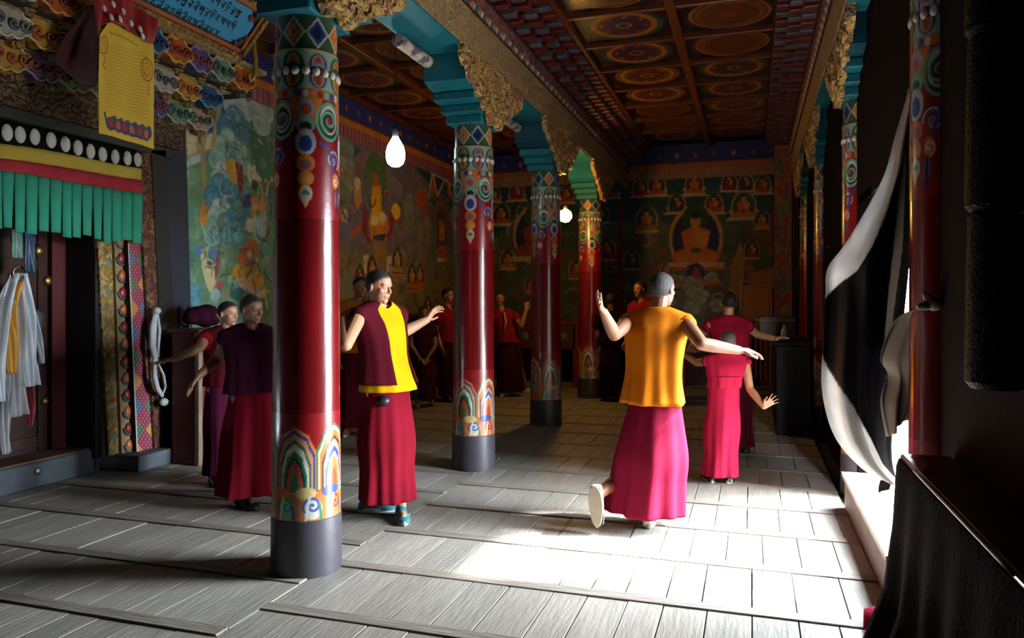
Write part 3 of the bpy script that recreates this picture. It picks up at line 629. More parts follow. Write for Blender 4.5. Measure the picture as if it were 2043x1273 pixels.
# ------------------------------------------------------------------ end wall with rows of seated figures
def pb(px, py): p = on_y(px, py, WB); return (p.x, p.z)
bw = Canvas(WL, WR, 0.0, 4.2, 0.017, rgb(70, 92, 74))
blobs(bw, 700, WL, WR, 0.5, 3.6, [rgb(70, 100, 78), rgb(96, 110, 80), rgb(56, 84, 84), rgb(130, 100, 66), rgb(110, 70, 54), rgb(84, 110, 96), rgb(120, 120, 84)], 0.06, 0.22, 0.6)
bw.rect(WL, WR, 3.15, 3.6, rgb(22, 66, 92)); blobs(bw, 60, WL, WR, 2.9, 3.4, [rgb(24, 70, 96), rgb(40, 84, 90)], 0.1, 0.3, 0.8)
strokes(bw, 260, WL, WR, 0.7, 3.0, [rgb(150, 96, 56), rgb(176, 156, 112), rgb(60, 80, 100), rgb(70, 100, 70), rgb(150, 60, 46)], 0.24, 0.035, 0.75)
def hills(px, py, s):
    x, z = pb(px, py)
    bw.poly([(x - 0.42 * s, z - 0.32 * s), (x - 0.28 * s, z - 0.2 * s), (x - 0.34 * s, z - 0.1 * s), (x - 0.2 * s, z), (x - 0.22 * s, z + 0.12 * s), (x - 0.1 * s, z + 0.26 * s), (x + 0.1 * s, z + 0.26 * s), (x + 0.22 * s, z + 0.12 * s), (x + 0.2 * s, z), (x + 0.34 * s, z - 0.1 * s), (x + 0.28 * s, z - 0.2 * s), (x + 0.42 * s, z - 0.32 * s)], rgb(196, 178, 136))
SKIN_P = rgb(214, 156, 80)
for i, (px, py, h) in enumerate(((1310, 372, 36), (1385, 370, 36), (1278, 376, 32), (1350, 408, 34), (1424, 408, 34), (1484, 412, 46), (1455, 366, 30), (1488, 366, 30), (1522, 370, 30), (1520, 440, 30), (1031, 384, 34), (1045, 424, 32), (1000, 430, 40), (1013, 520, 36), (1220, 380, 30), (1200, 430, 30), (1130, 390, 32), (1290, 440, 44), (1500, 500, 30), (1080, 520, 34), (1150, 540, 34), (985, 390, 30), (1210, 500, 40), (1260, 520, 34), (1330, 540, 26), (1060, 570, 30))):
    x, z = pb(px, py); s = h / F * 13.4 * 1.15
    if py < 430: hills(px, py, s * 1.6)
    bw.buddha(x, z, s, [rgb(196, 84, 36), rgb(206, 120, 40), rgb(160, 44, 36), rgb(60, 56, 110)][i % 4], rgb(70, 84, 60), [rgb(40, 44, 92), rgb(110, 44, 44), rgb(50, 90, 80)][i % 3], SKIN_P, rgb(206, 190, 150), rgb(190, 170, 130))
x, z = pb(1388, 478); bw.buddha(x, z, 1.05, rgb(214, 116, 30), rgb(40, 76, 40), rgb(34, 32, 76), rgb(222, 150, 50), rgb(196, 170, 120), rgb(206, 150, 70))
x, z = pb(1068, 470); bw.buddha(x, z, 1.0, rgb(160, 60, 36), rgb(60, 90, 60), rgb(40, 36, 84), SKIN_P, rgb(196, 170, 120), rgb(206, 176, 110))
bw.poly([pb(*q) for q in ((1362, 575), (1372, 530), (1390, 524), (1404, 532), (1412, 575))], rgb(42, 36, 84)); bw.poly([pb(*q) for q in ((1374, 572), (1384, 534), (1394, 534), (1402, 560))], rgb(160, 40, 44))
for px, py, r in ((1382, 572, 22), (1350, 560, 14), (1420, 556, 14), (1395, 590, 18), (1335, 600, 14), (1430, 610, 14), (1380, 615, 16)): p = pb(px, py); bw.cloud(p[0], p[1], r / F * 13.4, rgb(160, 156, 130), rgb(110, 130, 104), rng)
for px, py in ((1350, 536), (1425, 536), (1345, 564), (1480, 536), (1440, 640), (1290, 590), (1420, 565)): p = pb(px, py); bw.ell(p[0], p[1], 0.22, 0.035, rgb(186, 92, 40))
for px in (1238, 1546): bw.line([pb(px, 405), pb(px, 640)], 0.09, rgb(130, 26, 26))
bw.poly([pb(*q) for q in ((1450, 600), (1462, 520), (1478, 480), (1486, 520), (1480, 600))], rgb(170, 130, 76)); bw.poly([pb(*q) for q in ((1490, 545), (1560, 530), (1560, 575), (1500, 575))], rgb(170, 124, 76))
band(bw, WL, WR); bw.rect(WL, WR, 0, 0.8, rgb(90, 34, 30)); bw.rect(WL, WR, 3.6, 3.8, rgb(170, 140, 104), 0.75); bw.rect(WL, WR, 3.76, 3.86, rgb(176, 104, 44), 0.8)
Xg, Zg = np.meshgrid(bw.x, bw.y)
wb = bpy.data.objects.new('wall_back', grid_mesh('wall_back', np.stack([Xg, np.full_like(Xg, WB), Zg], -1), paint_matt, bw.a, smooth=False)); link(wb); tag(wb, kind='structure')
MB().box((WL - 0.3, WB + 0.01, -0.12), (WR + 0.2, WB + 0.2, 4.3)).build('masonry', black_wall, wb)

# ------------------------------------------------------------------ big doorway on the left: threshold, frame of carved strips, leaf
dark_door = mat('dark_door_wood', rgb(62, 30, 18), 0.4, var=0.4, scale=4)
navy_frame = mat('navy_frame', rgb(40, 48, 64), 0.7, var=0.35, scale=3)
black_frame = mat('black_frame', rgb(14, 16, 22), 0.6)
plinth_m = mat('plinth_wood', rgb(84, 92, 100), 0.6, var=0.5, scale=5)
brass = mat('dull_brass', rgb(190, 150, 90), 0.35, 0.9, var=0.2)
steel = mat('dull_steel', rgb(170, 168, 165), 0.4, 0.9, var=0.2)
frame = bpy.data.objects.new('trim_4', None); link(frame); tag(frame, kind='structure')
def strip_pts(b0, b1, t0, t1, yb, yt, x):
    k = (yb - yt) / (yb - 480.0)     # t0, t1 are read at the height of 480
    return [on_x(b0, yb, x), on_x(b1, yb, x), on_x(b1 + (t1 - b1) * k, yt, x), on_x(b0 + (t0 - b0) * k, yt, x)]
def strip(name, b0, b1, t0, t1, yb, yt, x, th, m):
    p = strip_pts(b0, b1, t0, t1, yb, yt, x)
    return MB().prism([(q.y, q.z) for q in p], (x, 0, 0), (0, 1, 0), (0, 0, 1), (-th, 0, 0)).build(name, m, frame)
yellow_carve = carve_mat('yellow_carving', [rgb(196, 160, 84), rgb(180, 140, 66), rgb(206, 176, 100), rgb(150, 120, 66), rgb(130, 140, 130), rgb(176, 120, 70)], 22, 0.45, bump=1.0)
strip('carved_strip', 217, 243, 195, 229, 908, 320, -5.2, 0.04, yellow_carve)
strip('lotus_board', 243, 273, 228, 255, 912, 320, -5.17, 0.06, mat('lotus_ground', rgb(170, 140, 100), 0.5))
strip('red_edge', 310, 332, 285, 311, 905, 300, -5.07, 0.2, carve_mat('worn_red_gold', [rgb(130, 78, 52), rgb(104, 54, 40), rgb(160, 116, 70), rgb(90, 60, 50)], 30))
strip('black_jamb', 332, 362, 311, 340, 915, 300, -5.06, 0.2, black_frame)
strip('dark_surround', 350, 390, 335, 377, 925, 235, -5.075, 0.2, navy_frame)
# diamond lattice strip: painted board with white edges
dc = Canvas(0, 0.24, 0, 2.4, 0.006, rgb(60, 80, 80))
for q in range(-1, 13):
    z_ = 0.1 + q * 0.2
    for x_, c in ((0.0, [rgb(60, 110, 70), rgb(70, 100, 140), rgb(200, 140, 60)][q % 3]), (0.24, [rgb(206, 150, 60), rgb(60, 120, 80), rgb(80, 110, 140)][q % 3])): dc.poly([(x_ - 0.12, z_ + 0.1), (x_, z_ + 0.2), (x_ + 0.12, z_ + 0.1), (x_, z_)], c)
    dc.poly([(0.0, z_), (0.12, z_ + 0.105), (0.24, z_), (0.12, z_ - 0.105)], rgb(150, 46, 76))
for i in range(1, 10):
    for j in range(1, 98): 
        if (i + j) % 2 == 0: dc.ell(i * 0.024, j * 0.0245, 0.0068, 0.0068, rgb(200, 180, 170))
dc.rect(0, 0.016, 0, 2.4, rgb(206, 204, 196)); dc.rect(0.224, 0.24, 0, 2.4, rgb(206, 204, 196))
p = strip_pts(273, 311, 255, 285, 905, 320, -5.1); nr, nc = dc.a.shape[:2]
U, V = np.meshgrid(np.linspace(0, 1, nc), np.linspace(0, 1, nr)); Pn = [np.array(q) for q in p]
G = (Pn[0][None, None] * ((1 - U) * (1 - V))[..., None] + Pn[1] * (U * (1 - V))[..., None] + Pn[2] * (U * V)[..., None] + Pn[3] * ((1 - U) * V)[..., None])
inst('diamond_strip', grid_mesh('diamond_strip', G, mat('lattice_paint', (1, 1, 1), 0.45, var=0.1, paint=True), dc.a, smooth=False), frame)
strip('diamond_backing', 273, 311, 255, 285, 905, 320, -5.104, 0.2, navy_frame)
lot = [mat('lotus_orange', rgb(206, 110, 40), 0.4), mat('lotus_red', rgb(160, 36, 46), 0.4)]; lrim = mat('lotus_rim', rgb(70, 110, 130), 0.45); lrim2 = mat('lotus_rim_green', rgb(60, 110, 80), 0.45)
for q in range(14):
    t = (q + 0.5) / 14; c = Vector(p[0]) * 0
    a, b, c2, d = strip_pts(243, 273, 226, 254, 905, 430, -5.17); lo = (a + b) / 2; hi = (c2 + d) / 2; c = lo.lerp(hi, t)
    k = MB().ball((0, 0, 0), (0.025, 0.045, 0.052), 10, 7); o = k.build('lotus_petal', lot[q % 2], frame, 'all'); o.location = c
    k = MB().tube([(0.008, 0.052 * math.cos(s), -0.065 * math.sin(s) + 0.01) for s in np.linspace(0.0, PI, 9)], 0.012, 5); r = k.build('petal_rim', [lrim, lrim2][q % 2], o, 'all')
pb_ = MB().box((-5.45, 5.09, 0), (-4.93, 5.47, 0.135), 0.008); pb_.build('plinth', plinth_m, frame)
th = MB().box((-5.75, 2.3, 0), (-5.27, 5.02, 0.2), 0.012); th_o = th.build('threshold', plinth_m, frame)
MB().box((-5.75, 2.3, 0.2), (-5.3, 5.02, 0.212)).build('threshold_top', mat('worn_brown', rgb(120, 80, 56), 0.6, var=0.4), frame)
q = on_x(75, 940, -5.27); MB().ball(q, (0.02, 0.035, 0.03), 10, 7).build('stud', steel, frame, 'all')
MB().box((-5.6, 4.93, 0.13), (-5.23, 5.6, 2.9)).build('jamb_core', black_frame, frame)
door = bpy.data.objects.new('door_1', None); link(door); tag(door, kind='structure')
MB().box((-5.66, 3.0, 0.2), (-5.6, 4.80, 2.9)).build('leaf', dark_door, door)
for y0 in (3.05, 4.7): MB().box((-5.6, y0, 0.22), (-5.585, y0 + 0.08, 2.85), 0.003).build('stile', dark_door, door)
for z0 in (0.25, 0.95, 1.7): MB().box((-5.6, 3.13, z0), (-5.588, 4.7, z0 + 0.09), 0.003).build('rail', dark_door, door)
MB().box((-5.62, 4.80, 0.2), (-5.55, 4.93, 2.9)).build('red_jamb', mat('deep_red', rgb(96, 14, 20), 0.5), door)
for px, py, r in ((70, 640, 0.1), (78, 500, 0.05), (88, 800, 0.035), (120, 605, 0.03), (110, 495, 0.025), (95, 560, 0.045)):
    q = on_x(px, py, -5.58); o = MB().ball((0, 0, 0), (0.03, r, r), 14, 8).build('boss', brass if r < 0.06 else steel, door, 'all'); o.location = q
# dark carved lintel and boards above the doorway
MB().box((-5.35, WF, 2.84), (-5.02, 5.72, 3.06), 0.01).build('lintel', carve_mat('dark_carving', [rgb(96, 66, 40), rgb(70, 50, 40), rgb(110, 84, 56), rgb(80, 40, 36), rgb(84, 80, 64)], 24), frame)
MB().box((-5.35, WF, 2.75), (-5.06, 5.62, 2.84), 0.006).build('lintel_board', mat('dark_green_board', rgb(30, 38, 36), 0.5), frame)
MB().box((-5.3, WF, 3.05), (-5.0, 5.75, 3.08)).build('lintel_edge', ochre, frame)

# ------------------------------------------------------------------ cloud brackets in three tiers above the doorway
CPAL = dict(orange=(rgb(206, 104, 38), rgb(226, 170, 70), rgb(150, 44, 34)), blue=(rgb(34, 92, 150), rgb(110, 170, 200), rgb(20, 46, 110)), green=(rgb(110, 150, 130), rgb(196, 190, 170), rgb(40, 90, 80)), violet=(rgb(90, 80, 140), rgb(150, 140, 180), rgb(150, 60, 70)), white=(rgb(190, 184, 172), rgb(216, 212, 204), rgb(90, 100, 110)), yellow=(rgb(196, 150, 60), rgb(220, 186, 100), rgb(176, 80, 40)), pink=(rgb(190, 150, 140), rgb(214, 200, 190), rgb(60, 110, 90)))
cloud_pts = []
for cx_, cz_, r, a0, a1 in ((0.12, 0.0, 0.055, -1.2, 1.9), (0.03, 0.05, 0.06, 0.6, 2.4), (-0.07, 0.035, 0.06, 0.9, 3.4), (-0.11, -0.02, 0.05, 2.2, 4.6), (-0.04, -0.055, 0.055, 3.6, 5.6), (0.05, -0.05, 0.05, 3.9, 5.9)):
    cloud_pts += [(cx_ + r * math.cos(t), cz_ + r * math.sin(t)) for t in np.linspace(a0, a1, 6)]
cloud_me, scroll_me = {}, {}
for k, (c1, c2, c3) in CPAL.items():
    b = MB(); b.prism(cloud_pts, (-0.05, 0, 0), (0, 1, 0), (0, 0, 1), (0.09, 0, 0)); b.mi = 1
    b.tube([(0.04, y, z) for y, z in cloud_pts + cloud_pts[:1]], 0.011, 5)
    cloud_me[k] = b.mesh('cloud', [mat('cloud_' + k, c1, 0.5, var=0.3), mat('cloud_rim_' + k, c2, 0.5)])
    scroll_me[k] = MB().tube([(0.045, 0.05 * t * math.cos(9 * t), 0.05 * t * math.sin(9 * t)) for t in np.linspace(0.1, 1, 18)], [0.013] * 17 + [0.005], 6).mesh('scroll', mat('scroll_' + k, c3, 0.5), 'all')
fr = thing('cloud_frieze', 'three tiers of carved painted cloud brackets over the big doorway', 'carving', (WL, 5.0, 3.0))
def fpart(o): o.matrix_parent_inverse = Matrix.Translation((-WL, -5.0, -3.0)); return o
o = MB().box((WL, 1.5, 3.08), (-4.98, 5.95, 3.24)).box((WL, 1.5, 3.24), (-4.83, 5.85, 3.43)).box((WL, 1.5, 3.43), (-4.64, 6.2, 3.66)).build('backing', mat('frieze_dark', rgb(36, 24, 24), 0.7), fr); fpart(o)
o = MB().box((WL, 1.5, 3.225), (-4.9, 6.0, 3.255)).box((WL, 1.5, 3.415), (-4.72, 6.0, 3.45)).box((WL, 1.5, 3.64), (-4.5, 6.25, 3.68)).build('shelf_moulding', fine_carve, fr); fpart(o)
ball_me = MB().ball((0, 0, 0), (0.06, 0.075, 0.055), 10, 7).mesh('gilded_ball', carve_mat('gilt_ball', [rgb(180, 140, 70), rgb(150, 104, 52), rgb(120, 90, 50), rgb(190, 160, 90)], 30), 'all')
order = ['orange', 'green', 'violet', 'orange', 'blue', 'white', 'yellow']
o2 = ['blue', 'yellow', 'white', 'green', 'orange']; o3 = ['pink', 'green', 'violet', 'yellow']
for x_, z_, ys, od in ((-4.60, 3.545, np.arange(3.17, 6.1, 0.28), order), (-4.79, 3.335, np.arange(2.95, 6.0, 0.28), o2), (-4.95, 3.155, np.arange(3.1, 5.9, 0.27), o3)):
    n = len(ys)
    for i, y_ in enumerate(ys):
        k = od[(n - 1 - i) % len(od)] if od is not o2 else od[(n - 1 - i) % len(od)]
        o = inst('cloud', cloud_me[k], fr, (x_, y_, z_)); fpart(o)
        for dy, dz, s in ((-0.08, -0.005, 1.15), (0.02, -0.01, 0.85), (0.105, 0.0, 0.95)):
            inst('scroll', scroll_me[k], o, (0, dy, dz), (dy * 9 + i, 0, 0), (1, s, s))
        b_ = inst('gilded_ball', ball_me, fr, (x_ - 0.09, y_ + 0.14, z_ - 0.08)); fpart(b_)

# ------------------------------------------------------------------ cloth valance across the big doorway
def vp(px, py): return on_x(px, py, -5.04)
def lerp2(a, b, t): return a + (b - a) * t
vtop = [(-60, 228), (0, 245), (60, 256), (120, 270), (180, 283), (240, 295), (283, 305)]
def curve(pts, x): return float(np.interp(x, [p[0] for p in pts], [p[1] for p in pts]))
b0 = vtop; b1 = [(-60, 274), (0, 287), (60, 294), (120, 305), (180, 317), (240, 330), (283, 337)]; b2 = [(-60, 305), (0, 316), (60, 323), (120, 333), (180, 343), (240, 354), (283, 360)]
b3 = [(-60, 330), (0, 341), (60, 349), (120, 361), (180, 371), (240, 381), (283, 386)]; b4 = [(-60, 446), (0, 458), (60, 463), (120, 468), (180, 476), (240, 484), (283, 484)]
xs = np.linspace(-60, 283, 120)
val = thing('door_valance', 'valance with white discs, yellow and red bands and green pleats over big doorway', 'valance', vp(-60, 300))
vinv = Matrix.Translation(-vp(-60, 300))
def vband(name, ta, tb, m, x_off, pleat=0.0, rows=4, th=0.006):
    P_ = np.zeros((rows, len(xs), 3))
    for i, x in enumerate(xs):
        A, B_ = vp(x, curve(ta, x)), vp(x, curve(tb, x))
        for j in range(rows):
            t = j / (rows - 1); q = A.lerp(B_, t); q.x += x_off + 0.012 * math.sin(x * 0.06 + 1.3 * math.sin(x * 0.02)) * (0.4 + t) + 0.005 * math.sin(x * 0.17 + t) ; P_[j, i] = q
    o = inst(name, grid_mesh(name, P_[::-1], m), val); o.matrix_parent_inverse = vinv
    md = o.modifiers.new('cloth', 'SOLIDIFY'); md.thickness = th; md.offset = 0; return o
cb, cy, cr_, cg = cloth_mat('black_cloth', rgb(18, 20, 26)), cloth_mat('mustard_cloth', rgb(232, 206, 96)), cloth_mat('brick_red_cloth', rgb(196, 66, 80)), cloth_mat('green_cloth', rgb(64, 166, 136))
vband('black_band', b0, b1, cb, 0.0); vband('yellow_band', b1, b2, cy, 0.004); vband('red_band', b2, b3, cr_, 0.006)
for px, py in ((-28, 259), (10, 265), (38, 269), (69, 273), (98, 280), (126, 288), (153, 295), (180, 302), (205, 308), (228, 313), (250, 316), (272, 319)):
    q = vp(px, py); w = (0.095, 0.135)
    o = MB().lathe([(0.001, 0), (0.98, 0), (1.0, 0.004), (0.94, 0.009), (0.001, 0.01)], 20).build('white_disc', WHITEC, val, 30)
    o.location = q + Vector((0.008 + 0.012 * math.sin(px * 0.06 + 1.3 * math.sin(px * 0.02)), 0, 0)) ; o.rotation_euler = (0, PI / 2, 0); o.scale = (0.061, 0.043, 1); o.matrix_parent_inverse = vinv
edges = [-60, -38, -18, 2, 27, 50, 75, 98, 123, 142, 162, 184, 204, 222, 242, 262, 284]
for k in range(len(edges) - 1):
    x0, x1 = edges[k], edges[k + 1]; n = 9; rows = 10; P_ = np.zeros((rows, n, 3)); tw = R_.uniform(-1, 1)
    for i in range(n):
        u = i / (n - 1)
        for j in range(rows):
            t = j / (rows - 1); gap = 3.0 * t * (1 if k % 4 == 3 else 0.35); x = x0 + gap + (x1 - x0 - 2 * gap) * u
            q = vp(x, lerp2(curve(b3, x), curve(b4, x) + 5 * math.sin(k * 1.7) * t, t)); q.x += 0.004 + 0.016 * math.sin(PI * u) + 0.02 * (u - 0.5) * t * tw; P_[j, i] = q
    o = inst('pleat', grid_mesh('pleat', P_[::-1], cg), val); o.matrix_parent_inverse = vinv
    md = o.modifiers.new('cloth', 'SOLIDIFY'); md.thickness = 0.004; md.offset = 0

# ------------------------------------------------------------------ slanted blue signboard with script
SB0, SB1 = Vector((-4.53, 3.0, 3.70)), Vector((-4.53, 5.9, 3.70)); su = Vector((0, 1, 0)); sv = Vector((0.36, 0, 0.42)).normalized(); sn = su.cross(sv) * -1
if sn.x < 0: sn = -sn
sign = thing('signboard', 'blue signboard with black script in gilded frame, tilted above doorway', 'sign', SB0); sinv = Matrix.Translation(-SB0)
def spart(o): o.matrix_parent_inverse = sinv; return o
SW, SHT = 2.9, 0.545
sky_board = mat('sky_blue_board', rgb(20, 160, 222), 0.5, var=0.12)
spart(MB().obox(SB0 - sn * 0.05, su * SW, sv * SHT, sn * 0.04).build('board', dark_red, sign))
ch = 0.12; pts = [(0.1, 0.1 + ch), (0.1 + ch, 0.1), (SW - 0.1 - ch, 0.1), (SW - 0.1, 0.1 + ch), (SW - 0.1, SHT - 0.1 - ch), (SW - 0.1 - ch, SHT - 0.1), (0.1 + ch, SHT - 0.1), (0.1, SHT - 0.1 - ch)]
spart(MB().prism(pts, SB0 - sn * 0.01, su, sv, sn * 0.008).build('blue_panel', sky_board, sign))
gilt = carve_mat('gilt_moulding', [rgb(180, 130, 60), rgb(150, 90, 48), rgb(196, 150, 80), rgb(150, 100, 70)], 34)
orange_m = mat('orange_moulding', rgb(176, 92, 40), 0.5, var=0.25)
for a, b_, c_, m, nm in ((0.0, 0.045, 0.03, gilt, 'gilt_moulding'), (0.05, 0.085, 0.012, orange_m, 'inner_moulding')):
    spart(MB().obox(SB0 + su * a + sv * a, su * (SW - 2 * a), sv * (b_ - a), sn * c_).build(nm, m, sign)); spart(MB().obox(SB0 + su * a + sv * (SHT - b_), su * (SW - 2 * a), sv * (b_ - a), sn * c_).build(nm, m, sign))
    for x_ in (a, SW - b_): spart(MB().obox(SB0 + su * x_ + sv * a, su * (b_ - a), sv * (SHT - 2 * a), sn * c_).build(nm, m, sign))
for cxn, cyn in ((SW - 0.14, 0.14), (0.14, 0.14), (SW - 0.14, SHT - 0.14)):
    for q_, (dx, dy) in enumerate(((0, 0), (0.035, 0.045), (-0.045, -0.035))):
        o = SB0 + su * (cxn + dx) + sv * (cyn + dy); spart(MB().tube([o + sn * 0.01 + su * 0.03 * t * math.cos(9 * t) + sv * 0.03 * t * math.sin(9 * t) for t in np.linspace(0.1, 1, 14)], 0.009, 5).build('corner_scroll', [scroll_me['green'].materials[0], scroll_me['orange'].materials[0], scroll_me['violet'].materials[0]][q_], sign, 'all'))
# the lettering: rows of letters hanging from a head stroke, with vowel hooks above and stacked tails below
ink = mat('black_ink', rgb(14, 14, 18), 0.6, bump=0)
def glyph(mb, o, a, b, n, s, rr, w):
    def L(*p): mb.tube([o + a * x * s + b * y * s + n * 0.004 for x, y in p], w, 4, 0.6)
    L((0, 0), (0.75, 0)); k = rr.randrange(7)
    if k == 0: L((0.1, 0), (0.05, -0.4), (0.3, -0.55), (0.35, -0.2)); L((0.65, 0), (0.65, -0.95))
    elif k == 1: L((0.6, 0), (0.6, -0.5), (0.3, -0.7), (0.1, -0.5), (0.3, -0.35)); L((0.6, -0.5), (0.55, -1.0))
    elif k == 2: L((0.35, 0), (0.35, -0.3), (0.05, -0.5), (0.3, -0.75), (0.65, -0.6)); 
    elif k == 3: L((0.1, 0), (0.1, -0.6)); L((0.4, 0), (0.38, -0.5)); L((0.68, 0), (0.66, -1.05), (0.55, -1.2))
    elif k == 4: L((0.15, -0.1), (0.1, -0.5), (0.4, -0.6), (0.65, -0.4), (0.5, -0.15)); L((0.4, -0.6), (0.25, -1.1))
    elif k == 5: L((0.7, 0), (0.65, -0.35), (0.2, -0.45), (0.6, -0.7), (0.3, -1.05))
    else: L((0.25, 0), (0.1, -0.55), (0.55, -0.6), (0.6, 0))
    v = rr.random()
    if v < 0.22: L((0.1, 0.15), (0.35, 0.4), (0.6, 0.22))
    elif v < 0.4: L((0.15, 0.35), (0.4, 0.15), (0.7, 0.4))
    elif v < 0.5: L((0.2, -0.9), (0.4, -1.15), (0.6, -0.9))
    if rr.random() < 0.35: L((0.88, -0.02), (0.92, -0.05))
rr = random.Random(11); txt = MB()
for row, (x0, x1) in enumerate(((0.55, 2.55), (0.45, 2.62), (0.6, 2.5))):
    x = x0
    while x < x1: glyph(txt, SB0 + su * x + sv * (SHT - 0.155 - 0.125 * row), su, sv, sn, 0.062, rr, 0.0045); x += 0.066
tag(spart(txt.build('script', ink, sign)), kind='stuff')
for x_ in (0.02, SW - 0.03): spart(MB().tube([SB0 + su * x_ - sn * 0.1 - Vector((0.2, 0, -0.1)), SB0 + su * x_ - sn * 0.02], 0.02, 8).build('bracket_bar', ochre, sign))
# a small curled gold hook hanging right of the board
hk = on_x(505, 95, -4.5)
tag(MB().tube([hk + Vector((0, 0.0, 0.14)), hk, hk + Vector((0.01, 0.02, -0.12)), hk + Vector((0.01, 0.01, -0.26)), hk + Vector((0, -0.04, -0.33)), hk + Vector((0, -0.07, -0.28)), hk + Vector((0, -0.04, -0.24))], [0.02, 0.03, 0.026, 0.022, 0.02, 0.016, 0.01], 8).build('ceiling_hook', mat('gold_paint', rgb(176, 140, 60), 0.4), None, 'all'), 'gold curled hook hanging beside the tilted blue signboard', 'hook')

# ------------------------------------------------------------------ yellow printed hanging with red ruffle
XH = -4.38
def hp_(px, py): return on_x(px, py, XH)
hang = thing('yellow_hanging', 'yellow printed cloth notice with lotus border hanging over the doorway', 'hanging', hp_(195, 80)); hinv = Matrix.Translation(-hp_(195, 80))
hc_ = Canvas(0, 1, 0, 1, 0.005, rgb(252, 212, 74))
for j in range(20):
    z_ = 0.80 - j * 0.029; x = 0.10
    while x < 0.88:
        ln = rng.uniform(0.01, 0.04); hc_.line([(x, z_), (x + ln, z_)], 0.005, rgb(176, 140, 60), 0.75); hc_.line([(x + ln * 0.5, z_), (x + ln * 0.5, z_ - 0.010)], 0.004, rgb(176, 140, 60), 0.6); x += ln + 0.009
x = 0.22
while x < 0.72: hc_.line([(x, 0.925 - 0.06 * x), (x + 0.03, 0.923 - 0.06 * x)], 0.007, rgb(110, 90, 50)); hc_.line([(x + 0.01, 0.925 - 0.06 * x), (x + 0.012, 0.905 - 0.06 * x)], 0.006, rgb(110, 90, 50)); x += 0.045
for cx_, cz_, d in ((0.07, 0.80, 1), (0.88, 0.66, -1)):
    hc_.ring(cx_, cz_, 0.095, 0.02, rgb(206, 130, 50)); hc_.ring(cx_, cz_, 0.06, 0.012, rgb(214, 140, 50)); hc_.spiral(cx_, cz_, 0.05, 0.014, rgb(214, 140, 50), 1.5, d)
    hc_.line([(cx_ + 0.02, cz_ - 0.12), (cx_ + 0.03, cz_ - 0.16), (cx_ + 0.0, cz_ - 0.19), (cx_ + 0.03, cz_ - 0.22)], 0.014, rgb(206, 120, 50))
for k in range(6):
    x = 0.16 + k * 0.135; c1 = [rgb(196, 60, 60), rgb(236, 110, 70)][k % 2]
    hc_.ell(x + 0.07, 0.13, 0.05, 0.055, [rgb(40, 110, 70), rgb(60, 80, 140)][k % 2]); hc_.ell(x, 0.105, 0.066, 0.06, rgb(60, 80, 140)); hc_.ell(x, 0.1, 0.046, 0.05, c1); hc_.ell(x + 0.03, 0.165, 0.014, 0.014, rgb(150, 50, 60))
hc_.line([(0.08, 0.19), (0.10, 0.12), (0.14, 0.07), (0.86, 0.06), (0.91, 0.1), (0.95, 0.12)], 0.022, rgb(60, 80, 130))
nr, nc = hc_.a.shape[:2]; P_ = np.zeros((nr, nc, 3))
tl, tr, bl, br = hp_(195, 38), hp_(303, 62), hp_(197, 266), hp_(311, 297)
for j in range(nr):
    v = j / (nr - 1); A = np.array(bl.lerp(tl, v)); B_ = np.array(br.lerp(tr, v)); uu = np.linspace(0, 1, nc)[:, None]
    P_[j] = A * (1 - uu) + B_ * uu + np.array([1, 0, 0]) * (0.012 * np.sin(uu * 5 + v * 2) + 0.008 * np.sin(uu * 11 - v * 4))
# shoulders of the cloth are cut away: pull the top corners down
U_, V_ = np.meshgrid(np.linspace(0, 1, nc), np.linspace(0, 1, nr)); lim = np.interp(U_, [0, 0.2, 0.55, 0.72, 1.0], [0.86, 1.0, 0.985, 0.93, 0.885])
P_[..., 2] = np.array(bl)[2] + (P_[..., 2] - np.array(bl)[2]) * np.where(V_ > 0.8, 1 - (1 - lim) * np.clip((V_ - 0.8) / 0.2, 0, 1), 1)
o = inst('printed_cloth', grid_mesh('printed_cloth', P_, mat('printed_cloth', (1, 1, 1), 0.8, var=0.06, paint=True, scale=3), hc_.a), hang); o.matrix_parent_inverse = hinv
md = o.modifiers.new('cloth', 'SOLIDIFY'); md.thickness = 0.004; md.offset = 0
red_silk = mat('red_silk', rgb(176, 16, 34), 0.45, var=0.3, scale=4, sheen=0.3); redv = mat('red_veil', rgb(74, 5, 11), 0.8, var=0.3)
def cloth_from(name, rows, m, parent, inv, n=24, amp=0.012, k=9, th=0.005, col_fn=None, dirv=Vector((1, 0, 0))):
    """rows: list of lists of 3-D points; resampled smoothly to a sheet with small folds"""
    rows = [catmull(r, n) for r in rows]; G_ = np.array([catmull([r[i] for r in rows], n) for i in range(n)]).transpose(1, 0, 2)
    uu = np.linspace(0, 1, n)[None, :]; vv = np.linspace(0, 1, n)[:, None]
    G_ = G_ + np.array(dirv)[None, None] * (amp * (np.sin(uu * k + 2 * vv) + 0.6 * np.sin(uu * k * 2.3 - vv * 3)))[..., None]
    o = inst(name, grid_mesh(name, G_, m, None if col_fn is None else col_fn(uu, vv, n)), parent)
    if inv is not None: o.matrix_parent_inverse = inv
    md = o.modifiers.new('cloth', 'SOLIDIFY'); md.thickness = th; md.offset = 0; return o
ruf = [[on_x(px, py, XH + 0.05) for px, py in r] for r in (((186, 0), (215, -14), (250, -4), (290, 22), (318, 50)), ((190, 30), (215, 22), (250, 34), (285, 58), (312, 80)), ((192, 76), (214, 46), (252, 56), (280, 76), (306, 88)))]
cloth_from('red_ruffle', ruf, red_silk, hang, hinv, 30, 0.02, 16)
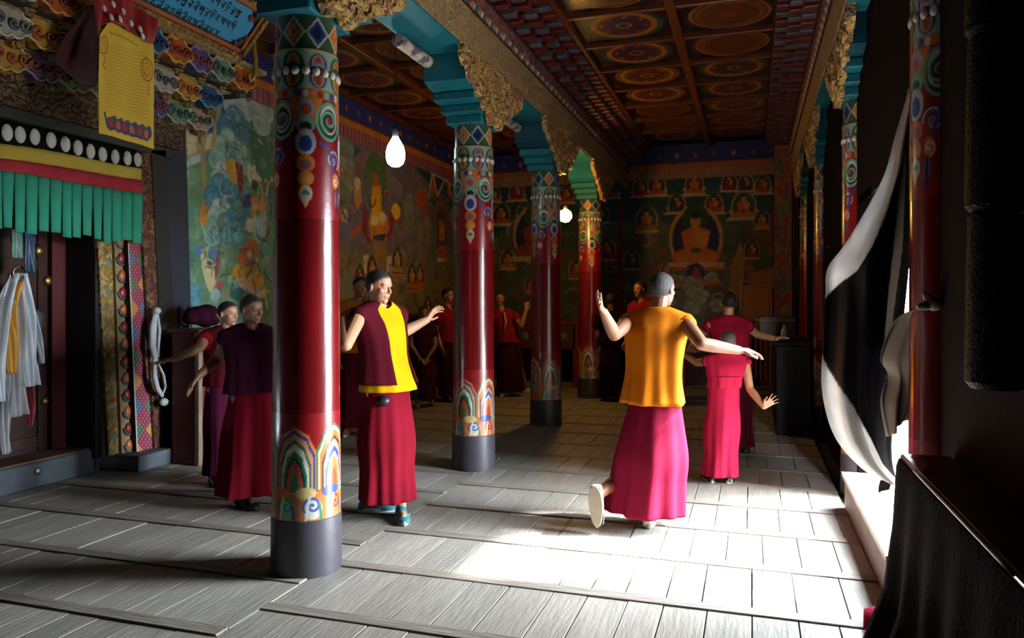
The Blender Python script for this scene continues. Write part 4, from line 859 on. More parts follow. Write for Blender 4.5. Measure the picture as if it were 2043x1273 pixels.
for px, py in ((208, 16), (222, 34), (240, 38), (262, 46), (280, 58), (246, 22), (285, 72), (226, 8)):
    o = MB().ball((0, 0, 0), (0.012, 0.016, 0.026), 8, 6).build('white_spot', WHITEC, hang, 'all'); o.location = on_x(px, py, XH + 0.085); o.rotation_euler = (0.5, 0, 0); o.matrix_parent_inverse = hinv
vl = [[on_x(px, py, x) for px, py, x in r] for r in (((178, 10, -4.45), (190, 14, -4.42), (196, 20, -4.4)), ((130, 70, -4.62), (165, 70, -4.55), (193, 70, -4.42)), ((108, 122, -4.68), (150, 130, -4.58), (192, 130, -4.45)), ((135, 145, -4.68), (165, 170, -4.6), (190, 172, -4.5)))]
cloth_from('red_veil', vl, redv, hang, hinv, 20, 0.012, 7)

# ------------------------------------------------------------------ silk scarves on the door ring, tied cloth on the frame
sc_t = thing('silk_scarves', 'bunch of white and yellow ceremonial scarves hanging on the door ring', 'scarves', on_x(38, 545, -5.3)); sinv2 = Matrix.Translation(-on_x(38, 545, -5.3))
silk = mat('white_silk', rgb(232, 240, 250), 0.4, var=0.12, scale=4, sheen=0.3); silky = mat('gold_silk', rgb(236, 164, 50), 0.45, var=0.15); silkg = mat('grey_silk', rgb(186, 184, 184), 0.5, var=0.2); bluec = mat('blue_silk', rgb(14, 56, 92), 0.5); grn2 = mat('sage_silk', rgb(96, 140, 120), 0.5)
for nm, m, pts, w in (('scarf', silkg, ((30, 545), (5, 620), (-12, 760), (-18, 900)), 0.075), ('scarf', silk, ((42, 545), (58, 620), (62, 700), (66, 770)), 0.075), ('scarf', silk, ((26, 545), (8, 640), (2, 720), (8, 800)), 0.06), ('gold_scarf', silky, ((36, 560), (22, 620), (28, 680), (30, 745)), 0.065), ('scarf', silkg, ((36, 560), (40, 650), (36, 750), (40, 830)), 0.085), ('scarf', silkg, ((20, 600), (16, 760), (12, 840), (14, 905)), 0.04), ('scarf', silk, ((58, 600), (70, 650), (80, 690), (84, 725)), 0.014), ('red_scarf', red_silk, ((56, 740), (58, 780), (62, 820), (60, 850)), 0.028)):
    C_ = [on_x(px, py, -5.36 + 0.02 * i) for i, (px, py) in enumerate(pts)]
    rows = []
    for i, c in enumerate(C_):
        ww = w * (0.35 + 0.65 * min(1, i / 1.5)); rows.append([c + Vector((0.03 * math.sin(a * 3 + i), ww * a, 0)) for a in (-1, -0.5, 0, 0.5, 1)])
    cloth_from(nm, rows, m, sc_t, sinv2, 22, 0.012, 11)
MB().tube([on_x(38, 545, -5.34) + Vector((0, 0.05 * math.cos(a), 0.05 * math.sin(a))) for a in np.linspace(0, 2 * PI, 15)], 0.008, 6).build('door_ring', brass, sc_t, 'all').matrix_parent_inverse = sinv2
for nm, m, pts in (('blue_ribbon', bluec, ((58, 455), (58, 500), (60, 545))), ('green_ribbon', grn2, ((32, 455), (33, 490), (34, 515)))):
    cloth_from(nm, [[on_x(px, py, -5.3) + Vector((0, d, 0)) for d in (-0.045, 0, 0.045)] for px, py in pts], m, sc_t, sinv2, 12, 0.01, 6)
tie = thing('tied_cloth', 'grey white cloth twisted and knotted on the doorway frame edge', 'cloth', on_x(310, 630, -5.0)); tinv = Matrix.Translation(-on_x(310, 630, -5.0))
tw_m = mat('grey_cotton', rgb(200, 204, 208), 0.8, var=0.15, sheen=0.2)
for pts, r in ((((312, 620), (306, 650), (304, 690), (310, 716)), 0.035), (((314, 622), (318, 660), (314, 712)), 0.022), (((308, 722), (308, 750), (314, 775), (324, 790)), 0.032), (((314, 722), (326, 748), (330, 772), (322, 792)), 0.018)):
    MB().tube([on_x(px, py, -4.99) for px, py in pts], [r * 0.6] + [r] * (len(pts) - 2) + [r * 0.7], 9, 0.7).build('twist', tw_m, tie, 'all').matrix_parent_inverse = tinv
for px, py, r in ((313, 620, 0.04), (309, 719, 0.03), (327, 802, 0.045)): MB().ball(on_x(px, py, -4.98), (r * 0.8, r, r * 0.8), 10, 7).build('knot', tw_m, tie, 'all').matrix_parent_inverse = tinv

# ------------------------------------------------------------------ red cabinet beside the doorway, robe bundle and chair back on it
redcab = mat('red_cabinet_paint', rgb(116, 34, 36), 0.5, var=0.25); wornedge = mat('worn_edge_wood', rgb(150, 128, 108), 0.6, var=0.3)
c0 = on_z(398, 929, 0); cab = thing('red_stand', 'narrow red wooden stand with worn pale edge against the doorway surround', 'stand', (c0.x, c0.y, 0)); ciz = Matrix.Translation(-Vector((c0.x, c0.y, 0)))
hz = at(398, 657, depth(c0)).z
for nm, a, b_, m in (('body', (-0.30, 0.0, 0.0), (0.0, 0.55, hz - 0.03), redcab), ('corner_post', (-0.03, -0.03, 0.0), (0.02, 0.02, hz - 0.03), wornedge), ('top', (-0.32, -0.035, hz - 0.03), (0.03, 0.57, hz), redcab)):
    MB().box(a, b_, 0.006).build(nm, m, cab)
MB().box((-0.28, -0.008, 0.08), (-0.05, 0.002, hz - 0.1), 0.004).build('front_panel', redcab, cab)
bz = on_z(398, 655, hz + 0.06)
bun = MB(); rr = random.Random(4)
for k in range(9): bun.ball((rr.uniform(-0.09, 0.09), rr.uniform(-0.1, 0.1), rr.uniform(0.04, 0.16)), (rr.uniform(0.07, 0.12), rr.uniform(0.07, 0.12), rr.uniform(0.04, 0.08)), 12, 8, Matrix.Rotation(rr.uniform(-0.6, 0.6), 3, 'X'))
o = bun.build('robe_bundle', PLUM, None, 'all'); o.location = (c0.x - 0.12, c0.y + 0.16, hz + 0.012); tag(o, 'crumpled maroon robe bundle lying on the narrow red stand', 'robe')
rm = o.modifiers.new('r', 'REMESH'); rm.mode = 'VOXEL'; rm.voxel_size = 0.012; rm.use_smooth_shade = True
cb_t = thing('dark_rack', 'small black curved rack standing on the narrow red stand', 'rack', (c0.x - 0.28, c0.y + 0.1, hz))
for dx in (0, 0.09): MB().tube([(dx, 0, 0.0), (dx - 0.05, 0.02, 0.06), (dx - 0.06, 0.03, 0.16), (dx - 0.03, 0.03, 0.2)], 0.014, 7).build('hoop', black_m, cb_t, 'all')
MB().tube([(-0.02, 0.01, 0.02), (0.1, 0.01, 0.02)], 0.012, 7).build('crossbar', black_m, cb_t, 'all')

# ------------------------------------------------------------------ the two hanging lamps
wl = at(789, 292, 7.2); cfl = thing('hanging_bulb', 'glowing white energy saving bulb hanging in front of the mural', 'lamp', wl)
MB().lathe([(0.018, 0.085), (0.03, 0.095), (0.032, 0.13), (0.02, 0.16), (0.012, 0.17)], 14).build('socket', pearl, cfl, 40)
MB().tube([(0, 0, 0.165), (0, 0, CEIL - wl.z)], 0.004, 6).build('cord', black_m, cfl)
cf_m = mat('white_tube_glow', (0.86, 1.0, 0.98), 0.3, bump=0, var=0, emit=9)
MB().lathe([(0.001, -0.20), (0.04, -0.193), (0.075, -0.165), (0.09, -0.12), (0.092, -0.06), (0.078, 0.0), (0.05, 0.05), (0.03, 0.085), (0.02, 0.095)], 20).build('glass_bulb', cf_m, cfl, 'all')  # envelope made oversized to stand in for the glow around the bulb
yl = at(1128, 426, 9.95); inc = thing('warm_bulb', 'glaring warm yellow bulb hanging between the two far columns', 'lamp', yl)
MB().lathe([(0.016, 0.05), (0.024, 0.06), (0.024, 0.1), (0.01, 0.12)], 14).build('socket', brass, inc, 40)
MB().tube([(0, 0, 0.115), (0, 0, 3.41 - yl.z)], 0.004, 6).build('cord', black_m, inc)
MB().lathe([(0.001, -0.12), (0.05, -0.105), (0.085, -0.06), (0.09, -0.02), (0.07, 0.025), (0.03, 0.052), (0.018, 0.06)], 18).build('glass_bulb', mat('warm_bulb_glow', (1.0, 0.74, 0.36), 0.3, bump=0, var=0, emit=110), inc, 'all')  # globe enlarged so its size takes in some of the glare

# ------------------------------------------------------------------ the black and white appliqued door curtain, pulled aside to the near column
Lc = [(1813, 184, 3.52), (1786, 275, 3.58), (1760, 360, 3.64), (1692, 478, 3.72), (1652, 535, 3.76), (1647, 590, 3.78), (1642, 690, 3.8), (1640, 780, 3.82), (1664, 868, 3.84), (1715, 930, 3.82), (1776, 968, 3.78)]
Rc = [(1824, 186, 3.40), (1820, 280, 3.35), (1818, 360, 3.35), (1817, 450, 3.36), (1814, 520, 3.38), (1808, 590, 3.42), (1798, 690, 3.48), (1788, 780, 3.54), (1780, 850, 3.6), (1780, 920, 3.66), (1792, 966, 3.72)]
n = 170; LL = catmull(Lc, n); RR = catmull(Rc, n); uu = np.linspace(0, 1, 120)
pix = LL[:, None, :] * (1 - uu)[None, :, None] + RR[:, None, :] * uu[None, :, None]
tt = np.linspace(0, 1, n)[:, None]; bow_ = np.sin(PI * uu)[None, :]
pix[..., 2] += 0.06 * np.sin(uu[None] * 9 + tt * 3) * (0.3 + np.sin(PI * tt)) * bow_ - 0.03 * np.sin(uu[None] * 19 - tt * 5) * bow_ * np.sin(PI * tt)
Pc = np.array([[at(*q) for q in row] for row in pix])
wc, kc, gc = np.array(rgb(206, 202, 198)), np.array(rgb(14, 12, 16)), np.array(rgb(40, 38, 52))
colr = np.empty(Pc.shape); colr[:] = kc; X_, Y_ = pix[..., 0], pix[..., 1]
inner1 = np.interp(Y_, [184, 250, 330, 420, 490, 540, 566, 590, 606], [1822, 1812, 1797, 1770, 1742, 1712, 1676, 1650, 1640])
colr[(Y_ < 604) & (X_ < inner1)] = wc
inner2 = np.interp(Y_, [690, 720, 800, 870, 925, 950, 970], [1636, 1644, 1694, 1736, 1762, 1784, 1800]); colr[(Y_ > 690) & (X_ < inner2)] = wc
strip_l = np.interp(Y_, [300, 450, 600, 700], [1804, 1789, 1772, 1764]); colr[(Y_ > 300) & (Y_ < 700) & (X_ > strip_l) & (X_ < strip_l + np.interp(Y_, [300, 500, 700], [6, 18, 12]))] = np.array(rgb(150, 140, 132))
m2 = (Y_ > 690) & (X_ > inner2) & (X_ > np.interp(Y_, [690, 900], [1722, 1752])); colr[m2] = gc
curt = thing('door_curtain', 'heavy black curtain with broad white borders pulled aside in the bright side doorway', 'curtain', at(1800, 700, 3.8)); kinv = Matrix.Translation(-at(1800, 700, 3.8))
o = inst('curtain_cloth', grid_mesh('curtain_cloth', Pc[::-1], mat('curtain_cloth', (1, 1, 1), 0.6, var=0.1, scale=14, bump=0.2, paint=True, bscale=70, transl=0.22, spec=0.2), colr[::-1]), curt); o.matrix_parent_inverse = kinv
md = o.modifiers.new('cloth', 'SOLIDIFY'); md.thickness = 0.006; md.offset = 0
fl = [[at(*q) for q in r] for r in (((1846, 612, 3.12), (1862, 606, 3.1), (1872, 604, 3.1)), ((1788, 640, 3.3), (1830, 640, 3.22), (1868, 640, 3.15)), ((1758, 712, 3.4), (1800, 715, 3.3), (1858, 690, 3.2)), ((1772, 745, 3.42), (1798, 760, 3.34), (1848, 745, 3.24)), ((1760, 800, 3.42), (1790, 810, 3.36), (1836, 795, 3.28)), ((1772, 872, 3.42), (1785, 860, 3.38), (1810, 838, 3.32)))]
cloth_from('tied_flap', fl, UNBL, curt, kinv, 26, 0.02, 8, dirv=cdir(0, 1))
kn = at(1864, 606, 3.08); mb = MB()
mb.ball(kn, (0.035, 0.035, 0.03), 10, 8); mb.tube([kn, kn + cdir(-0.03, 0, 0.03), kn + cdir(-0.045, 0, 0.045)], [0.02, 0.018, 0.008], 8); mb.tube([kn, kn + cdir(-0.04, 0, -0.01), kn + cdir(-0.07, 0, -0.012)], [0.02, 0.018, 0.01], 8)
o = mb.build('knot', UNBL, curt, 'all'); o.matrix_parent_inverse = kinv
MB().tube([at(1812, 184, 3.5), at(1822, 170, 3.4), at(1836, 160, 3.36)], 0.008, 6).build('curtain_cord', black_m, curt).matrix_parent_inverse = kinv
tail = [[at(*q) for q in r] for r in (((1756, 958, 3.78), (1780, 962, 3.75)), ((1752, 972, 3.78), (1776, 976, 3.75)), ((1752, 984, 3.78), (1764, 978, 3.75)))]
cloth_from('tail', tail, mat('dark_tail', rgb(60, 54, 54), 0.8), curt, kinv, 8, 0.004, 5)

# ------------------------------------------------------------------ dark brocade draped table in the near right corner, hanging brocade banner
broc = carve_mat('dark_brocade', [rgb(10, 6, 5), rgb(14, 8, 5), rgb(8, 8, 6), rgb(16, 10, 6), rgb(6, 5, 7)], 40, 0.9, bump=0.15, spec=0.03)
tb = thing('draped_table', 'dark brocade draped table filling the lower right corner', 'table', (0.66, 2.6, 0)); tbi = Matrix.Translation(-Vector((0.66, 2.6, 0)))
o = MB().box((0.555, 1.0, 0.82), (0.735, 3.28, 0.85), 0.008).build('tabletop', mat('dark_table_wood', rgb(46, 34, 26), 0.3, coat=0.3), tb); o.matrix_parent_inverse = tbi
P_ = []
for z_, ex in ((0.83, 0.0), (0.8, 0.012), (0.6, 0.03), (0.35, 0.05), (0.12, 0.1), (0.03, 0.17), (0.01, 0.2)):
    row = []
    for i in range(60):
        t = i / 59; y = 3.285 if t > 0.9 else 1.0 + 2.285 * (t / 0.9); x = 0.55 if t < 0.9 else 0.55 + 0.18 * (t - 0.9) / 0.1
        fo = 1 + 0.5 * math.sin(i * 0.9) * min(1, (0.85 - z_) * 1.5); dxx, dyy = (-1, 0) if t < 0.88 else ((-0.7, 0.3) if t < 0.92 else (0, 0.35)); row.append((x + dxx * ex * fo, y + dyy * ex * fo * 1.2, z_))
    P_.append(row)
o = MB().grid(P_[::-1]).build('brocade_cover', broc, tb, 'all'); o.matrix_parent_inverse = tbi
o = MB().tube([(0.545, y, 0.852) for y in np.linspace(1.9, 2.95, 12)], 0.006, 6).build('edge_highlight', mat('edge_gleam', rgb(120, 110, 96), 0.35), tb, 'all'); o.matrix_parent_inverse = tbi  # highlight along the table edge, modelled as a thin pale strip
hp1 = on_z(1738, 1226, 0.06)
tag(MB().tube([hp1 + Vector((-0.02, -0.05, -0.05)), hp1 + Vector((0, 0, 0)), hp1 + Vector((0.06, 0.06, 0.0)), hp1 + Vector((0.1, 0.1, -0.05))], [0.02, 0.035, 0.035, 0.02], 8, 0.6).build('pink_cloth', PINKR, None, 'all'), 'scrap of magenta cloth at the foot of the draped dark table', 'cloth')
bn = thing('brocade_banner', 'dark cylindrical brocade banner hanging at the far right edge', 'banner', (0.66, 2.45, 1.2))
bm2 = carve_mat('banner_brocade', [rgb(6, 8, 12), rgb(16, 20, 26), rgb(6, 12, 16), rgb(28, 27, 26), rgb(10, 5, 6), rgb(5, 6, 12)], 60, 0.5, bump=0.4, spec=0.12)
for k in range(3): MB().lathe([(0.062, 0.5 * k), (0.078, 0.5 * k + 0.02), (0.074, 0.5 * k + 0.25), (0.07, 0.5 * k + 0.49)], 28).build('tier', bm2, bn, 30)
MB().tube([(0, 0, 1.48), (0, 0, CEIL - 1.2)], 0.006, 6).build('cord', black_m, bn)
tsl = thing('leaf_tassels', 'small brown cloth tails hanging in the dark behind the curtain', 'tassel', on_x(1626, 720, 0.55))
for dz, s_ in ((0.0, 1.0), (0.22, 0.5)): MB().ball((0, 0.01 * s_, dz - 0.05), (0.01, 0.045 * s_, 0.12 * s_), 8, 8).build('tail', mat('rust_cloth', rgb(120, 66, 40), 0.8), tsl, 'all')
MB().tube([(0, 0, 0.0), (0.0, 0.0, 1.0), (0.2, 0, 1.06)], 0.004, 5).build('string', black_m, tsl)

# ------------------------------------------------------------------ furniture along the end wall
altar_red = mat('altar_red', rgb(140, 26, 22), 0.4, var=0.25); altar_pan = mat('altar_panel', rgb(96, 36, 30), 0.5, var=0.3); greyg = mat('altar_grey', rgb(110, 120, 116), 0.6)
def altar(label, x0, x1, y, h, d=0.5):
    t = thing('altar_table', label, 'table', ((x0 + x1) / 2, y, 0)); w_ = (x1 - x0) / 2
    MB().box((-w_, -d / 2, h - 0.06), (w_, d / 2, h), 0.01).build('tabletop', altar_red, t)
    for sx in (-1, 1):
        for sy in (-1, 1): MB().box((sx * (w_ - 0.08) - 0.06, sy * (d / 2 - 0.07) - 0.05, 0), (sx * (w_ - 0.08) + 0.06, sy * (d / 2 - 0.07) + 0.05, h - 0.06), 0.006).build('leg', altar_red, t)
    MB().box((-w_ + 0.1, -d / 2 + 0.02, h * 0.58), (w_ - 0.1, -d / 2 + 0.06, h - 0.06), 0.004).build('apron', altar_pan, t)
    k = max(2, int(w_ * 2 / 0.35))
    for i in range(k):
        x = -w_ + 0.14 + (2 * w_ - 0.28) * (i + 0.5) / k; o = MB().lathe([(0.06, 0), (0.06, 0.012), (0.03, 0.02)], 14).build('rosette', greyg, t, 30); o.location = (x, -d / 2 + 0.022, h * 0.77); o.rotation_euler = (PI / 2, 0, 0)
    return t
p0, p1 = on_y(1015, 640, 12.3), on_y(1160, 640, 12.3); altar('red altar table with round rosettes between the two far columns', p0.x, p1.x, 12.5, p0.z)
t = altar('long dim red table against the mural behind the small slouching boy', -1.1, 1.1, 0, 1.25, 0.4); t.location = (-4.86, 11.3, 0); t.rotation_euler = (0, 0, PI / 2)
p0, p1 = on_y(1350, 640, 13.0), on_y(1470, 640, 13.0); altar('low red table by the end wall behind the tall monk', p0.x, p1.x, 13.1, 1.0, 0.4)
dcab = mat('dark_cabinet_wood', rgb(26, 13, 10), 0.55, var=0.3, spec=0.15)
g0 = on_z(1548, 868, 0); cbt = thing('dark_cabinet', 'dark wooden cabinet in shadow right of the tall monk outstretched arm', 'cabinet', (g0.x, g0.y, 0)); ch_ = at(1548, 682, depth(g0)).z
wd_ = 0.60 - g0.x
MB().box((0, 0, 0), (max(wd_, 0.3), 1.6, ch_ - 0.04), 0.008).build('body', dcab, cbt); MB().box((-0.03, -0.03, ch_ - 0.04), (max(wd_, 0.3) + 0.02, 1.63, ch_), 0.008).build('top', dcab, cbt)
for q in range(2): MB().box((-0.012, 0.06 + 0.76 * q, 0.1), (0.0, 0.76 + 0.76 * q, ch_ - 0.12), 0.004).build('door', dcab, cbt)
bx = thing('sutra_box', 'dark brown wooden box tilted on the dark cabinet beside the carved post', 'box', (g0.x + 0.02, g0.y + 0.95, ch_), 0.1)
MB().box((-0.2, -0.2, 0.0), (0.2, 0.2, 0.26), 0.008).build('body', mat('box_wood', rgb(86, 46, 26), 0.5, var=0.3), bx); MB().box((-0.21, -0.21, 0.2), (0.21, 0.21, 0.225), 0.004).build('band', wornedge, bx)
vs_ = MB().lathe([(0.001, 0), (0.035, 0.0), (0.042, 0.03), (0.04, 0.11), (0.018, 0.14), (0.016, 0.17), (0.02, 0.175)], 16).build('small_vase', mat('pale_ceramic', rgb(150, 150, 140), 0.4), None, 'all')
vs_.location = (g0.x + 0.1, g0.y + 0.3, ch_); tag(vs_, 'small pale vase standing on the dark cabinet', 'vase')
stw = mat('honey_wood', rgb(166, 100, 50), 0.5, var=0.25); f0 = on_y(1478, 600, 12.6); f1 = on_y(1538, 600, 12.6); ft = on_y(1515, 556, 12.6).z
sf = thing('wooden_frame', 'honey coloured wooden stand frame with thin rails by the end wall', 'stand', (f0.x, 12.6, 0)); fw = f1.x - f0.x
for x_ in (0, fw): MB().box((x_ - 0.02, -0.02, 0), (x_ + 0.02, 0.02, ft), 0.004).build('post', stw, sf)
for z_ in (ft - 0.04, ft - 0.12, 1.15): MB().box((0, -0.015, z_ - 0.015), (fw, 0.015, z_ + 0.015), 0.003).build('rail', stw, sf)
MB().box((0.03, 0.0, 1.15), (fw - 0.03, 0.012, ft - 0.12)).build('panel', mat('tan_panel', rgb(176, 120, 66), 0.6, var=0.25), sf)
for q in range(5): MB().box((fw * (q + 1) / 6 - 0.012, -0.012, 0.2), (fw * (q + 1) / 6 + 0.012, 0.012, 1.15)).build('slat', stw, sf)
# carved post and dark pillar at the end of the hall on the right
pa, pb2, pc_ = on_y(1546, 600, 12.5), on_y(1581, 600, 12.5), on_y(1640, 600, 12.5)
pst = thing('carved_post', 'tall carved painted post and dark red pilaster at the right end', 'post', (pa.x, 12.5, 0)); pst['kind'] = 'thing'
MB().box((0, 0, 0), (pb2.x - pa.x, 0.3, 3.9), 0.01).build('carved_face', carve_mat('post_carving', [rgb(150, 110, 60), rgb(110, 110, 66), rgb(140, 70, 60), rgb(90, 90, 120), rgb(130, 96, 60), rgb(150, 60, 40)], 9, bump=0.5), pst)
MB().box((pb2.x - pa.x, -0.04, 0), (min(pc_.x, 0.66) - pa.x, 0.3, 4.05), 0.01).build('pilaster', mat('pilaster_red', rgb(60, 14, 16), 0.6, spec=0.2), pst); MB().box((pb2.x - pa.x - 0.02, -0.06, 3.95), (min(pc_.x, 0.66) - pa.x, 0.3, 4.05), 0.01).build('cap', wornedge, pst)

# ------------------------------------------------------------------ people
def ray_pt(px, py, o, L, sg):
    c = Vector((0, 0, EYE)); u = (at(px, py, 1.0) - c).normalized(); oc = o - c; b = oc.dot(u); d2 = oc.dot(oc) - b * b
    if d2 >= L * L: q = c + u * b; return o + (q - o).normalized() * L
    return c + u * (b + sg * math.sqrt(L * L - d2))
def capsule(mb, a, b, r0, r1, seg=12):
    a, b = Vector(a), Vector(b); t = (b - a).normalized() if (b - a).length > 1e-6 else Vector((0, 0, 1))
    pts = [a - t * r0 * 0.99, a - t * r0 * 0.8, a - t * r0 * 0.4, a, b, b + t * r1 * 0.4, b + t * r1 * 0.8, b + t * r1 * 0.99]
    mb.tube(pts, [r0 * 0.12, r0 * 0.6, r0 * 0.917, r0, r1, r1 * 0.917, r1 * 0.6, r1 * 0.12], seg)
def frame_of(fwd, up=Vector((0, 0, 1))):
    f = Vector(fwd).normalized(); l = up.cross(f).normalized(); u = f.cross(l); return f, l, u
def add_hand(mb, w, d, n, hs, curl, spread, thumb):
    """palm and five separate fingers; d along the hand, n out of the palm, thumb +-1 gives the thumb side"""
    d = d.normalized(); n = (n - d * n.dot(d)).normalized(); s = d.cross(n) * thumb
    for i in range(4):
        o = (1.5 - i) * 0.105 * hs; capsule(mb, w + d * 0.05 * hs + s * o * 0.55, w + d * 0.47 * hs + s * o, 0.085 * hs, 0.072 * hs, 8)
    for i, ln in enumerate((0.42, 0.48, 0.44, 0.34)):
        o = (1.5 - i) * 0.115 * hs; p = w + d * 0.47 * hs + s * o; a = 0.35 * curl; fd = (d + s * (1.5 - i) * spread).normalized()
        for j, fr_ in enumerate((0.42, 0.32, 0.26)):
            a += curl * (0.25 + 0.3 * j); dr = fd * math.cos(a) + n * math.sin(a); q = p + dr * ln * fr_ * hs
            capsule(mb, p, q, (0.052 - 0.005 * j) * hs, (0.047 - 0.005 * j) * hs, 7); p = q
    b = w + d * 0.14 * hs + s * 0.13 * hs; m = b + (s * 0.75 + d * 0.55 + n * 0.25).normalized() * 0.24 * hs; t = m + (s * 0.25 + d * 0.9 + n * 0.35).normalized() * 0.26 * hs
    capsule(mb, b, m, 0.075 * hs, 0.058 * hs, 8); capsule(mb, m, t, 0.055 * hs, 0.043 * hs, 8)
def loft(name, rings, m, parent, nr=28, ns=72, folds=(0, 0, 0), arc=None, thick=0.006, seed=1, top_fold=0.0, vneck=0.0):
    """rings: (centre, left axis, forward axis, half width, half depth); folds: (amplitude at the hem, count, twist); first ring is the hem"""
    K = [list(c) + list(l * a) + list(f * b) for c, l, f, a, b in rings]; S = catmull(K, nr)
    rr = random.Random(seed); ph = [rr.uniform(0, 6.28) for _ in range(5)]
    th = np.linspace(0, 2 * PI, ns, endpoint=False) if arc is None else np.linspace(arc[0], arc[1], ns)
    t = np.linspace(0, 1, nr)[:, None]; am = folds[0] * (1 - t) ** 1.1 + top_fold
    k = folds[1]
    w = 1 + am * (0.5 * np.sin(k * th + ph[0] + folds[2] * t) + 0.3 * np.sin((2 * k + 1) * th + ph[1] - folds[2] * 0.7 * t) + 0.35 * np.sin(max(k - 2, 1) * th + ph[2] + folds[2] * 1.6 * t))
    Pn = S[:, None, 0:3] + S[:, None, 3:6] * (np.cos(th) * w)[..., None] + S[:, None, 6:9] * (np.sin(th) * w)[..., None]
    me = grid_mesh(name, Pn, m, wrap=arc is None)
    if vneck:      # cut the neck opening down to a point at the front
        T = np.broadcast_to(t, (nr, ns)).ravel(); A = np.abs(np.broadcast_to(th[None, :], (nr, ns)).ravel() - PI / 2)
        cut = A < 0.85 * (T - (1 - vneck)) / vneck
        bm = bmesh.new(); bm.from_mesh(me); bm.verts.ensure_lookup_table()
        bmesh.ops.delete(bm, geom=[v for v in bm.verts if cut[v.index]], context='VERTS'); bm.to_mesh(me); bm.free()
    o = bpy.data.objects.new(name, me); link(o, parent)
    if thick: md = o.modifiers.new('cloth', 'SOLIDIFY'); md.thickness = thick; md.offset = 1
    return o
def tube_loft(mb, a, b, r0, r1, seg=20, extra=0.012):
    a, b = Vector(a), Vector(b); mb.tube([a, a.lerp(b, 0.5), b, b.lerp(a, 0.04), a], [r0, (r0 + r1) / 2, r1, r1 - extra, r0 - extra], seg)
def shoe(parent, ankle, toe, up, L, cu, cs, name='shoe'):
    f = toe.normalized(); u = (up - f * up.dot(f)).normalized(); l = u.cross(f); base = ankle - u * 0.085 * (L / 0.27) - f * L * 0.28
    S = [(0.0, 0.5, 0.42), (0.06, 0.82, 0.95), (0.22, 0.85, 1.15), (0.38, 0.85, 0.98), (0.55, 0.98, 0.68), (0.75, 1.05, 0.5), (0.92, 0.85, 0.38), (1.0, 0.35, 0.2)]
    rows = []
    for s_, w_, h_ in S:
        c = base + f * s_ * L; rows.append([c + l * math.cos(a) * w_ * 0.165 * L + u * (0.015 + math.sin(a) * h_ * 0.3 * L) for a in np.linspace(0, PI, 13)])
    sh = MB().grid(rows); sh.add(rows[0], [tuple(range(13))]); sh.add(rows[-1], [tuple(range(13))[::-1]])
    o = sh.build(name, cu, parent, 'all')
    pts = [(math.cos(a) * 0.17 * L * (1 - 0.18 * math.sin(a)) * (0.94 if abs(math.sin(a)) > 0.97 else 1), L * (0.5 + 0.515 * math.sin(a))) for a in np.linspace(0, 2 * PI, 28, endpoint=False)]
    MB().prism(pts, base, l, f, u * 0.028).build('sole', cs, o)
    return o
SKINM = mat('skin', (1, 1, 1), 0.5, var=0.06, scale=8, bump=0.03, paint=True)
HAIRM = mat('shaved_hair', rgb(26, 20, 18), 0.75, var=0.3, scale=60, bump=0.3)

